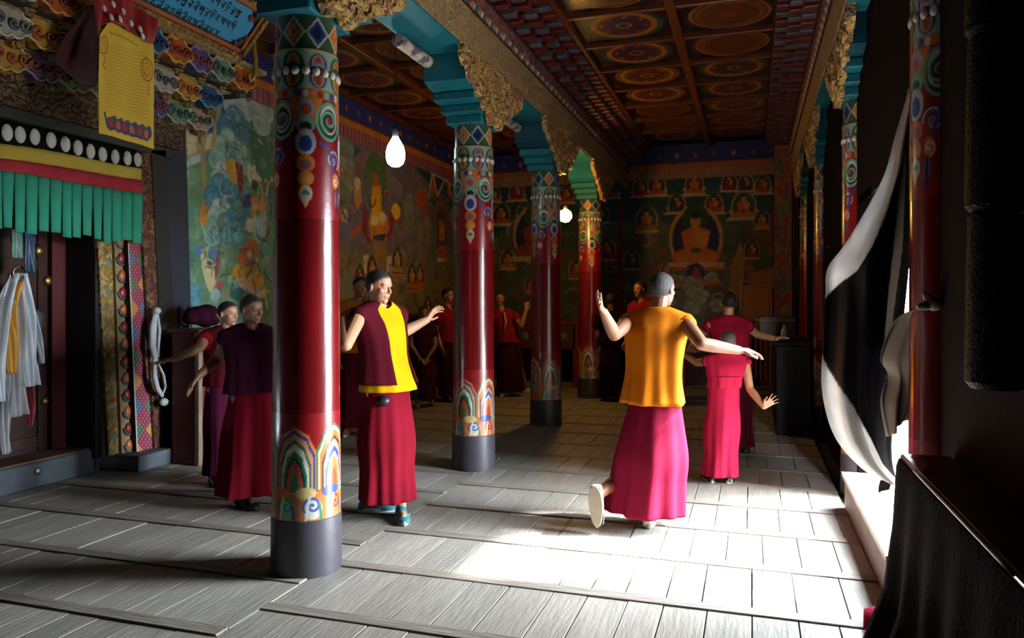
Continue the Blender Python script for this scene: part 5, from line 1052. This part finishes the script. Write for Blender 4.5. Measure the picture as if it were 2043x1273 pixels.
def person(name_label, G, H, heading, head_px, neck_px, arms, legs=None, face=None, skin=rgb(196, 140, 104), vox=0.0045, zneck=0.0, group=None, hair=HAIRM, hem_shift=(0, 0), head_up=None, waist_px=None, grp=None):
    """builds the body as one remeshed surface; returns (root, measures) for the clothes"""
    root = thing('person', name_label, 'person', G, 0, grp)
    inv = Matrix.Translation(-Vector(G)); D = depth(G)
    f, l, u = frame_of(heading); hf, hl, hu = frame_of(face or heading, head_up or Vector((0, 0, 1)))
    nb = at(neck_px[0], neck_px[1], D + zneck); hc = at(head_px[0], head_px[1], D + zneck + (head_px[2] if len(head_px) > 2 else 0)); hh = 0.138 * H
    if waist_px: wp = at(waist_px[0], waist_px[1], D); pel = Vector((wp.x, wp.y, 0.53 * H))
    else: pel = Vector((G[0] * 0.7 + nb.x * 0.3, G[1] * 0.7 + nb.y * 0.3, 0.53 * H))
    sh = {s: nb + l * s * 0.112 * H - Vector((0, 0, 0.028 * H)) for s in (1, -1)}
    chest = pel.lerp(nb, 0.66) + f * 0.005 * H; waist = pel.lerp(nb, 0.28)
    mb = MB(); R = Matrix((l, f, u)).transposed()
    mb.ball(chest, (0.092 * H, 0.058 * H, 0.11 * H), 16, 10, R); mb.ball(waist, (0.08 * H, 0.058 * H, 0.1 * H), 14, 8, R); mb.ball(pel, (0.088 * H, 0.064 * H, 0.075 * H), 14, 8, R)
    capsule(mb, pel, chest, 0.06 * H, 0.06 * H)
    capsule(mb, sh[1] * 0.8 + nb * 0.2, sh[-1] * 0.8 + nb * 0.2, 0.03 * H, 0.03 * H)
    for s in (1, -1): capsule(mb, nb + Vector((0, 0, 0.004 * H)), sh[s] * 0.75 + nb * 0.25, 0.026 * H, 0.03 * H)
    HR = Matrix((hl, hf, hu)).transposed()
    def hp(a, b, c): return hc + hl * a * hh + hf * b * hh + hu * c * hh
    capsule(mb, nb - Vector((0, 0, 0.02 * H)), hp(0, -0.1, -0.18), 0.034 * H, 0.03 * H)
    mb.ball(hp(0, -0.06, 0.11), (0.335 * hh, 0.415 * hh, 0.385 * hh), 20, 14, HR); mb.ball(hp(0, 0.09, -0.14), (0.26 * hh, 0.27 * hh, 0.36 * hh), 16, 12, HR)
    mb.ball(hp(0, 0.24, -0.40), (0.11 * hh, 0.09 * hh, 0.08 * hh), 10, 8, HR); capsule(mb, hp(0, 0.35, 0.02), hp(0, 0.415, -0.13), 0.03 * hh, 0.048 * hh, 8)
    capsule(mb, hp(0.05, 0.36, -0.15), hp(-0.05, 0.36, -0.15), 0.035 * hh, 0.035 * hh, 7); capsule(mb, hp(0.15, 0.27, 0.075), hp(-0.15, 0.27, 0.075), 0.07 * hh, 0.07 * hh, 8)
    capsule(mb, hp(0.075, 0.315, -0.255), hp(-0.075, 0.315, -0.255), 0.038 * hh, 0.038 * hh, 7); capsule(mb, hp(0.06, 0.31, -0.30), hp(-0.06, 0.31, -0.30), 0.036 * hh, 0.036 * hh, 7)
    for s in (1, -1):
        mb.ball(hp(s * 0.17, 0.2, -0.09), (0.10 * hh, 0.10 * hh, 0.09 * hh), 8, 6, HR); mb.ball(hp(s * 0.335, -0.05, -0.04), (0.035 * hh, 0.08 * hh, 0.13 * hh), 10, 8, HR @ Matrix.Rotation(-s * 0.35, 3, 'Z'))
    J = {}
    for s, key in ((1, 'L'), (-1, 'R')):
        A = arms.get(key); S_ = sh[s]
        if A is None: el = S_ + l * s * 0.02 * H - Vector((0, 0, 0.165 * H)) - f * 0.01 * H; wr_ = el - Vector((0, 0, 0.12 * H)) + f * 0.07 * H; hd = (wr_ - el); pn = -l * s; cu, sp = 0.35, 0.08
        else:
            el = ray_pt(*A['el'][:2], S_, 0.172 * H, A['el'][2]); wr_ = ray_pt(*A['wr'][:2], el, 0.15 * H, A['wr'][2])
            tip = ray_pt(*A['hd'][:2], wr_, 0.1 * H, A['hd'][2]); hd = tip - wr_; pn = Vector(A.get('pn', (0, 0, -1))); cu, sp = A.get('curl', 0.35), A.get('spread', 0.12)
        capsule(mb, S_, el, 0.031 * H, 0.0245 * H); capsule(mb, el, el.lerp(wr_, 0.3), 0.025 * H, 0.0255 * H); capsule(mb, el.lerp(wr_, 0.3), wr_, 0.0255 * H, 0.0165 * H)
        add_hand(mb, wr_, hd, pn, 0.108 * H, cu, sp, A.get('thumb', s) if A else s)
        J['el' + key], J['wr' + key], J['sh' + key] = el, wr_, S_
    legs = legs or {}
    for s, key in ((1, 'L'), (-1, 'R')):
        hip = pel + l * s * 0.05 * H - Vector((0, 0, 0.02 * H)); g = legs.get(key)
        if g is None: an = Vector((G[0], G[1], 0.05 * H)) + l * s * 0.055 * H; kn = hip.lerp(an, 0.5) + f * 0.015 * H; td = f + l * s * 0.2; upv = Vector((0, 0, 1))
        else: an = Vector(g['an']); kn = Vector(g['kn']) if 'kn' in g else hip.lerp(an, 0.5) + f * 0.03 * H; td = Vector(g.get('toe', f)); upv = Vector(g.get('up', (0, 0, 1)))
        capsule(mb, hip, kn, 0.052 * H, 0.034 * H); capsule(mb, kn, kn.lerp(an, 0.35), 0.034 * H, 0.033 * H); capsule(mb, kn.lerp(an, 0.35), an, 0.033 * H, 0.021 * H); capsule(mb, an - upv * 0.022 * H, an - upv * 0.026 * H + td.normalized() * 0.08 * H, 0.018 * H, 0.014 * H)
        J['an' + key], J['td' + key], J['up' + key] = an, td, upv
    me = mb.mesh('body', SKINM); o = bpy.data.objects.new('body_source', me); col.objects.link(o)
    rm = o.modifiers.new('r', 'REMESH'); rm.mode = 'VOXEL'; rm.voxel_size = vox; rm.use_smooth_shade = True
    sm = o.modifiers.new('s', 'SMOOTH'); sm.factor = 0.5; sm.iterations = 3
    dg = bpy.context.evaluated_depsgraph_get(); me2 = bpy.data.meshes.new_from_object(o.evaluated_get(dg)); bpy.data.objects.remove(o); me2.name = 'body'
    n = len(me2.vertices); co = np.empty(n * 3, np.float32); me2.vertices.foreach_get('co', co); co = co.reshape(-1, 3)
    q = (co - np.array(hc)) @ np.array([list(hl), list(hf), list(hu)]).T / hh      # head coordinates
    near = (np.abs(q) < 0.75).all(1)
    def gz(c, s): return np.exp(-(((q - np.array(c)) / np.array(s)) ** 2).sum(1)) * near
    dis = -0.03 * sum(gz((s * 0.145, 0.34, 0.0), (0.085, 0.14, 0.05)) for s in (1, -1)) + 0.02 * sum(gz((s * 0.14, 0.32, -0.005), (0.05, 0.1, 0.028)) for s in (1, -1))
    co = co + (dis * hh)[:, None] * np.array(hf)
    c = np.tile(np.array(skin), (n, 1))
    def mix(mask, colr): 
        nonlocal c
        c = c * (1 - mask[:, None]) + np.array(colr) * mask[:, None]
    front = (q[:, 1] > 0.15) & near
    mix(np.clip(sum(gz((s * 0.19, 0.28, -0.12), (0.1, 0.2, 0.09)) for s in (1, -1)), 0, 1) * 0.25, rgb(206, 110, 90))
    mix(np.clip(gz((0, 0.34, -0.275), (0.1, 0.2, 0.045)) * 1.5, 0, 1) * 0.6 * front, rgb(150, 70, 66))
    for s in (1, -1):
        mix(np.clip(gz((s * 0.145, 0.33, -0.01), (0.05, 0.2, 0.013)) * 1.6, 0, 1) * 0.75 * front, rgb(36, 22, 20)); mix(np.clip(gz((s * 0.15, 0.33, 0.085), (0.09, 0.2, 0.014)) * 1.5, 0, 1) * 0.6 * front, rgb(46, 30, 26))
    me2.vertices.foreach_set('co', co.astype(np.float32).ravel())
    me2.polygons.foreach_set('use_smooth', [True] * len(me2.polygons)); me2.update()
    body = bpy.data.objects.new('body', me2); link(body, root); body.matrix_parent_inverse = inv
    hair_line = lambda qq: np.interp(qq[:, 1], [-0.45, -0.15, 0.0, 0.1, 0.25, 0.36], [-0.26, -0.16, 0.08, 0.14, 0.27, 0.33])
    soft = np.clip((q[:, 2] - hair_line(q) + 0.05) / 0.09, 0, 1) * near * (np.abs(q[:, 0]) < 0.345) * (q[:, 2] > -0.4)
    c = c * (1 - 0.85 * soft[:, None]) + np.array(rgb(44, 34, 30)) * 0.85 * soft[:, None]
    set_paint(me2, c)
    # close-cropped hair: a thin cap that follows the skull
    hl_line = hair_line(q) + 0.045 + 0.02 * np.sin(q[:, 0] * 40) * np.sin(q[:, 1] * 37)
    hm = near & (q[:, 2] > hl_line) & (q[:, 2] > -0.4) & (np.abs(q[:, 0]) < 0.345)
    bm = bmesh.new(); bm.from_mesh(me2); bm.verts.ensure_lookup_table()
    bmesh.ops.delete(bm, geom=[v for v in bm.verts if not hm[v.index]], context='VERTS'); bm.normal_update()
    for v in bm.verts: v.co += v.normal * 0.002
    hme = bpy.data.meshes.new('hair'); bm.to_mesh(hme); bm.free(); hme.materials.clear(); hme.materials.append(hair)
    ho = bpy.data.objects.new('hair', hme); link(ho, root); ho.matrix_parent_inverse = inv
    return root, dict(inv=inv, G=Vector(G), H=H, f=f, l=l, u=u, nb=nb, pel=pel, sh=sh, chest=chest, waist=waist, J=J, D=D, hc=hc)
def put(o, B): o.matrix_parent_inverse = B['inv']; return o
def skirt(root, B, m, hem_c, hem_w, hem_d, hem_z=0.075, top=0.6, folds=(0.09, 9, 1.5), seed=1, mid=None, name='skirt', wtop=0.092, dtop=0.07):
    H, l, f = B['H'], B['l'], B['f']; pel = B['pel']; hc = Vector(hem_c); hc.z = hem_z
    up = B['waist'].lerp(pel, 0.6); tp = Vector((up.x, up.y, top * H))
    md = mid if mid is not None else tp.lerp(hc, 0.5)
    return put(loft(name, [(hc, l, f, hem_w, hem_d), (hc.lerp(md, 0.5), l, f, hem_w * 0.93, hem_d * 0.95), (md, l, f, (hem_w + wtop * H) * 0.54, (hem_d + dtop * H) * 0.57), (Vector((pel.x, pel.y, pel.z - 0.03 * H)), l, f, 0.1 * H, 0.082 * H), (tp, l, f, wtop * H, dtop * H)], m, root, 34, 110, folds, seed=seed), B)
def vest(root, B, m, z_hem, name='vest', grow=1.0, arc=None, folds=(0.04, 6, 1.0), seed=2, cap=0.02, hem=(0.108, 0.088), capm=None, neck=0.052, shift=(0, 0), vneck=0.34):
    H, l, f = B['H'], B['l'], B['f']; nb, pel = B['nb'], B['pel']; z = Vector((0, 0, 1))
    def axis(zz): t = (zz - pel.z) / (nb.z - pel.z); return pel.lerp(nb, t)
    zs = nb.z / H
    hc = axis(z_hem * H) + l * shift[0] + f * shift[1]
    R = [(hc, l, f, hem[0] * H * grow, hem[1] * H * grow), (axis((z_hem + (zs - z_hem) * 0.35) * H), l, f, 0.102 * H * grow, 0.084 * H * grow), (axis((zs - 0.12) * H), l, f, 0.108 * H * grow, 0.083 * H * grow), (axis((zs - 0.06) * H), l, f, 0.119 * H * grow, 0.074 * H * grow), (axis((zs - 0.022) * H), l, f, 0.129 * H * grow, 0.056 * H * grow), (axis((zs + 0.0) * H), l, f, 0.126 * H * grow, 0.047 * H * grow), (nb + z * 0.016 * H, l, f, 0.098 * H * grow, 0.044 * H * grow), (nb + z * 0.03 * H, l, f, 0.064 * H * grow, 0.042 * H * grow), (nb + z * 0.036 * H + f * 0.004 * H, l, f, neck * H, 0.042 * H)]
    o = put(loft(name, R, m, root, 44, 96, folds, arc, seed=seed, vneck=vneck), B)
    if cap:
        for k in ('L', 'R'):
            mb = MB(); a, e = B['J']['sh' + k], B['J']['el' + k]; d = (e - a).normalized(); tube_loft(mb, a - d * 0.012 * H, a + d * cap * H, 0.037 * H * grow, (0.0365 if cap < 0.05 else 0.042) * H * grow)
            put(mb.build('sleeve_edge', capm or m, root, 'all'), B)
    return o
def shoes(root, B, L, cu, cs, name='shoe', only=None):
    for k in ('L', 'R'):
        if only and k not in only: continue
        o = shoe(root, B['J']['an' + k], B['J']['td' + k], B['J']['up' + k], L, cu, cs, name); put(o, B)

# 1. the standing monk in maroon waistcoat and yellow shirt
G = on_z(772, 1032, 0); H = 1.66; face = cdir(0.87, -0.49, -0.10)
root, B = person('standing monk in open maroon waistcoat over yellow shirt, arms out, looking right', G, H, cdir(0.82, -0.57), (757, 572), (757, 617),
    dict(R=dict(el=(690, 688, -1), wr=(684, 640, 1), hd=(688, 610, 1), pn=cdir(0.3, 1), curl=0.5), L=dict(el=(803, 664, 1), wr=(852, 638, 1), hd=(872, 612, 0.5), pn=cdir(0.6, -0.3, -0.5), curl=0.55, spread=0.16)),
    dict(R=dict(an=on_z(798, 1040, 0) + Vector((0, 0, 0.09)) + cdir(-0.0, 0.06), toe=cdir(0.25, -0.95)), L=dict(an=on_z(734, 1026, 0) + Vector((0, 0, 0.09)) + cdir(0, 0.05), toe=cdir(0.97, 0.05))), face, skin=rgb(206, 150, 112), vox=0.0042, waist_px=(772, 800))
hemc = at(772, 1008, B['D'])
skirt(root, B, CRIMSON, hemc, 0.19, 0.175, 0.125, 0.57, (0.15, 6, 1.0), 4, wtop=0.1, dtop=0.085)
vest(root, B, YELLOW, 0.515, 'shirt', 1.0, None, (0.05, 5, 0.7), 5, 0, hem=(0.122, 0.108))
vest(root, B, MAROON, 0.545, 'waistcoat', 1.08, (math.radians(113), math.radians(414)), (0.05, 5, 0.8), 6, 0.02, hem=(0.124, 0.108), neck=0.056)
for k, c_ in (('R', teal_shoe), ('L', teal_shoe)): put(shoe(root, B['J']['an' + k], B['J']['td' + k], B['J']['up' + k], 0.265, c_, white_m, 'sneaker'), B)
s1 = at(764, 800, B['D'] - 0.17); put(MB().ball(s1, (0.05, 0.04, 0.035), 10, 7).build('waist_pouch', black_m, root, 'all'), B)

# 2. the monk in the saffron shirt, seen from behind, one foot kicked back
G = on_z(1297, 1052, 0); H = 1.62
root, B = person('dancing monk in saffron sleeveless shirt seen from behind, one shoe sole raised', G, H, cdir(0.32, 0.95), (1322, 578), (1310, 630),
    dict(L=dict(el=(1226, 668, -1), wr=(1204, 622, -1), hd=(1186, 592, -1), pn=cdir(1, 0.2), curl=0.3, spread=0.16), R=dict(el=(1400, 686, -1), wr=(1474, 699, 1), hd=(1520, 702, 1), pn=cdir(0, 0.2, -1), curl=0.45, spread=0.2)),
    dict(L=dict(an=at(1196, 985, depth(G) - 0.12), kn=at(1262, 935, depth(G) + 0.22), toe=Vector((0.05, 0.1, -1)), up=cdir(0.45, 0.9, 0.1)), R=dict(an=on_z(1294, 1050, 0) + Vector((0, 0, 0.085)), toe=cdir(0.25, 0.97))), cdir(0.72, 0.69, 0), skin=rgb(134, 84, 58), vox=0.0042, waist_px=(1306, 800))
hemc = at(1288, 1012, B['D']); H_ = H
mid = at(1300, 900, B['D'])
skirt(root, B, cloth_mat('wine_wool', rgb(116, 10, 42)), hemc, 0.25, 0.205, 0.105, 0.555, (0.17, 5, 2.2), 9, mid=mid, wtop=0.105, dtop=0.085)
vest(root, B, SAFF, 0.49, 'shirt', 1.04, None, (0.14, 5, 2.6), 3, 0.02, hem=(0.118, 0.1))
put(shoe(root, B['J']['anL'], B['J']['tdL'], B['J']['upL'], 0.26, white_m, grey_sole, 'slip_on_shoe'), B); put(shoe(root, B['J']['anR'], B['J']['tdR'], B['J']['upR'], 0.25, white_m, grey_sole, 'slip_on_shoe'), B)

# 3. the small boy in raspberry red, seen from behind
G = on_z(1434, 962, 0); H = 1.27
root, B = person('small boy in raspberry vest and wrapped skirt, back turned, arm swinging out', G, H, cdir(0.1, 0.99), (1452, 681), (1450, 712),
    dict(L=dict(el=(1392, 724, 1), wr=(1362, 706, 1), hd=(1345, 692, 1), pn=(0, 0, -1)), R=dict(el=(1496, 776, -1), wr=(1524, 812, -1), hd=(1552, 790, -1), pn=cdir(0, -1), curl=0.2, spread=0.24)), None, cdir(0.05, 1), vox=0.005, waist_px=(1443, 790), hair=mat('grey_stubble', rgb(92, 80, 80), 0.8, scale=60))
skirt(root, B, PINKR, at(1436, 958, B['D']), 0.145, 0.13, 0.06, 0.625, (0.13, 6, 2.0), 11, wtop=0.098, dtop=0.08)
vest(root, B, PINKR, 0.6, 'vest', 1.08, None, (0.07, 6, 1.4), 12, 0.02, hem=(0.1, 0.084)); shoes(root, B, 0.21, black_m, white_m)

# 4. the taller monk right behind the boy
G = on_z(1470, 903, 0); H = 1.53
root, B = person('dark haired monk in red vest standing behind the small boy, right arm stretched out', G, H, cdir(0.05, 1), (1454, 604), (1452, 640),
    dict(R=dict(el=(1512, 668, 1), wr=(1548, 676, -1), hd=(1572, 670, -1), pn=(0, 0, -1)), L=dict(el=(1392, 676, 1), wr=(1380, 690, -1), hd=(1378, 700, -1))), None, cdir(0.1, 1), vox=0.006)
skirt(root, B, MAROON, at(1468, 895, B['D']), 0.17, 0.15, 0.07, 0.6, (0.08, 7, 1.5), 13)
vest(root, B, cloth_mat('bright_red_wool', rgb(176, 24, 60)), 0.53, 'vest', 1.06, None, (0.06, 6, 1), 14, 0.035); shoes(root, B, 0.25, black_m, black_m)

# 5. the boy in plum waistcoat left of the big column
G = on_z(490, 1008, 0); H = 1.52
root, B = person('boy in plum waistcoat and crimson skirt beside the big column, hand swung low', G, H, cdir(0.66, -0.75), (503, 618), (500, 660),
    dict(R=dict(el=(436, 714, 1), wr=(395, 752, -1), hd=(370, 785, -1), pn=cdir(0.6, 0.6), curl=0.3, spread=0.2), L=dict(el=(545, 672, 1), wr=(528, 654, 1), hd=(510, 650, 1))),
    dict(R=dict(an=on_z(484, 1012, 0) + Vector((0, 0, 0.085)), toe=cdir(0.75, -0.6)), L=dict(an=on_z(545, 985, 0) + Vector((0, 0, 0.085)), toe=cdir(0.8, -0.5))), cdir(0.86, -0.5, -0.05), skin=rgb(160, 112, 84), vox=0.005, waist_px=(500, 790))
skirt(root, B, CRIMSON, at(494, 975, B['D']), 0.205, 0.18, 0.09, 0.6, (0.15, 6, 1.6), 15)
vest(root, B, PLUM, 0.53, 'waistcoat', 1.1, None, (0.06, 6, 1), 16, 0.02, hem=(0.115, 0.098)); shoes(root, B, 0.25, black_m, black_m)

# 6. the one behind, looking back with a lit face
G = on_z(446, 962, 0); H = 1.47
root, B = person('novice with lit face and short red sleeve, arm stretched toward the carved doorway frame', G, H, cdir(0.75, -0.65), (456, 626), (450, 662),
    dict(R=dict(el=(398, 694, -1), wr=(344, 717, -1), hd=(312, 722, -1), pn=(0, 0, -1), curl=0.25)), None, cdir(0.9, -0.42, 0), skin=rgb(206, 150, 116), vox=0.005)
skirt(root, B, cloth_mat('purple_wool', rgb(84, 18, 50)), at(446, 945, B['D']), 0.165, 0.15, 0.08, 0.6, (0.08, 7, 1), 17)
vest(root, B, MAROON, 0.53, 'vest', 1.06, None, (0.05, 6, 1), 18, 0.085, capm=REDW); shoes(root, B, 0.24, black_m, black_m)

# 7. the monk in the orange shirt behind the standing one
G = on_z(706, 866, 0); H = 1.71
root, B = person('monk in orange shirt and maroon skirt standing behind the standing waistcoat monk', G, H, cdir(0.35, -0.93), (720, 573), (715, 606), {}, None, cdir(0.5, -0.86), skin=rgb(170, 116, 86), vox=0.007)
skirt(root, B, MAROON, at(708, 850, B['D']), 0.19, 0.16, 0.09, 0.6, (0.07, 7, 1), 19); vest(root, B, ORSH, 0.52, 'shirt', 1.06, None, (0.05, 5, 1), 20, 0.08); shoes(root, B, 0.26, tan_m, white_m, 'sandal')

# 8-12. the dim figures along the end of the hall
G = on_z(899, 800, 0); H = 1.63
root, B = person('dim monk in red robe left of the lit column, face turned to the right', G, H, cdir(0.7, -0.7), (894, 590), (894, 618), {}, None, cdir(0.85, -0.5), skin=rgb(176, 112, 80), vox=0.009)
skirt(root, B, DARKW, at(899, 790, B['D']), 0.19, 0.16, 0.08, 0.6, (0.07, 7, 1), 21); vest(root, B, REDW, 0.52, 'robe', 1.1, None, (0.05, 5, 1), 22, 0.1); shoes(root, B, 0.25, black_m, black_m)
G = on_z(846, 812, 0); H = 1.36
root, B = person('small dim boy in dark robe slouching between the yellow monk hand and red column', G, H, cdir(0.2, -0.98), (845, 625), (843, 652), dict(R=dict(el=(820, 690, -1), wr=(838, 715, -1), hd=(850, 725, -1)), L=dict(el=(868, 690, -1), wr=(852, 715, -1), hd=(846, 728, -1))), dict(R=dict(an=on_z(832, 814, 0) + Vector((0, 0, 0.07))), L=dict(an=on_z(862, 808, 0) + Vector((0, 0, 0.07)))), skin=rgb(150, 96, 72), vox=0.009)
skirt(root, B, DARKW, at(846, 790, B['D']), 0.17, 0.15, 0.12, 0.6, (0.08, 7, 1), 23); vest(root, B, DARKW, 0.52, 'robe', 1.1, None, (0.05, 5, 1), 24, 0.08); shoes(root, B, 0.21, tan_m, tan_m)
G = on_z(1020, 790, 0); H = 1.56
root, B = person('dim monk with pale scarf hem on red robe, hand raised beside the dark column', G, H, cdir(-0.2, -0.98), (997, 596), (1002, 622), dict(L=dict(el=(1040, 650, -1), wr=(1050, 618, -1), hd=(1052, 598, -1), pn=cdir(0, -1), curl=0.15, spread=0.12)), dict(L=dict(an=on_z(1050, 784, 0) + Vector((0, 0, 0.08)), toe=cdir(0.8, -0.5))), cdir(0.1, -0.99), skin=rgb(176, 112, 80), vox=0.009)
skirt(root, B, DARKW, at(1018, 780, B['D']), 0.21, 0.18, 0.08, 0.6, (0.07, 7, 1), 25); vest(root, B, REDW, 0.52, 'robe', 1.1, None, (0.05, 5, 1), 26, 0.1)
put(MB().tube([B['nb'] + B['f'] * 0.1 + B['l'] * 0.05, B['chest'] + B['f'] * 0.15 + B['l'] * 0.06, B['waist'] + B['f'] * 0.15 - B['l'] * 0.02], [0.025, 0.035, 0.02], 8, 0.4).build('scarf', mat('pale_scarf', rgb(190, 150, 130), 0.8), root, 'all'), B); shoes(root, B, 0.25, white_m, white_m)
G = on_z(1278, 808, 0); H = 1.68
root, B = person('dim monk in maroon robe half hidden behind the saffron monk, face in lamplight', G, H, cdir(-0.75, -0.6), (1276, 577), (1282, 606), {}, None, cdir(-0.8, -0.6), skin=rgb(196, 126, 84), vox=0.009)
skirt(root, B, MAROON, at(1278, 798, B['D']), 0.19, 0.16, 0.08, 0.6, (0.07, 7, 1), 27); vest(root, B, REDW, 0.52, 'robe', 1.1, None, (0.05, 5, 1), 28, 0.1); shoes(root, B, 0.25, black_m, black_m)
G = on_z(1222, 800, 0); H = 1.56
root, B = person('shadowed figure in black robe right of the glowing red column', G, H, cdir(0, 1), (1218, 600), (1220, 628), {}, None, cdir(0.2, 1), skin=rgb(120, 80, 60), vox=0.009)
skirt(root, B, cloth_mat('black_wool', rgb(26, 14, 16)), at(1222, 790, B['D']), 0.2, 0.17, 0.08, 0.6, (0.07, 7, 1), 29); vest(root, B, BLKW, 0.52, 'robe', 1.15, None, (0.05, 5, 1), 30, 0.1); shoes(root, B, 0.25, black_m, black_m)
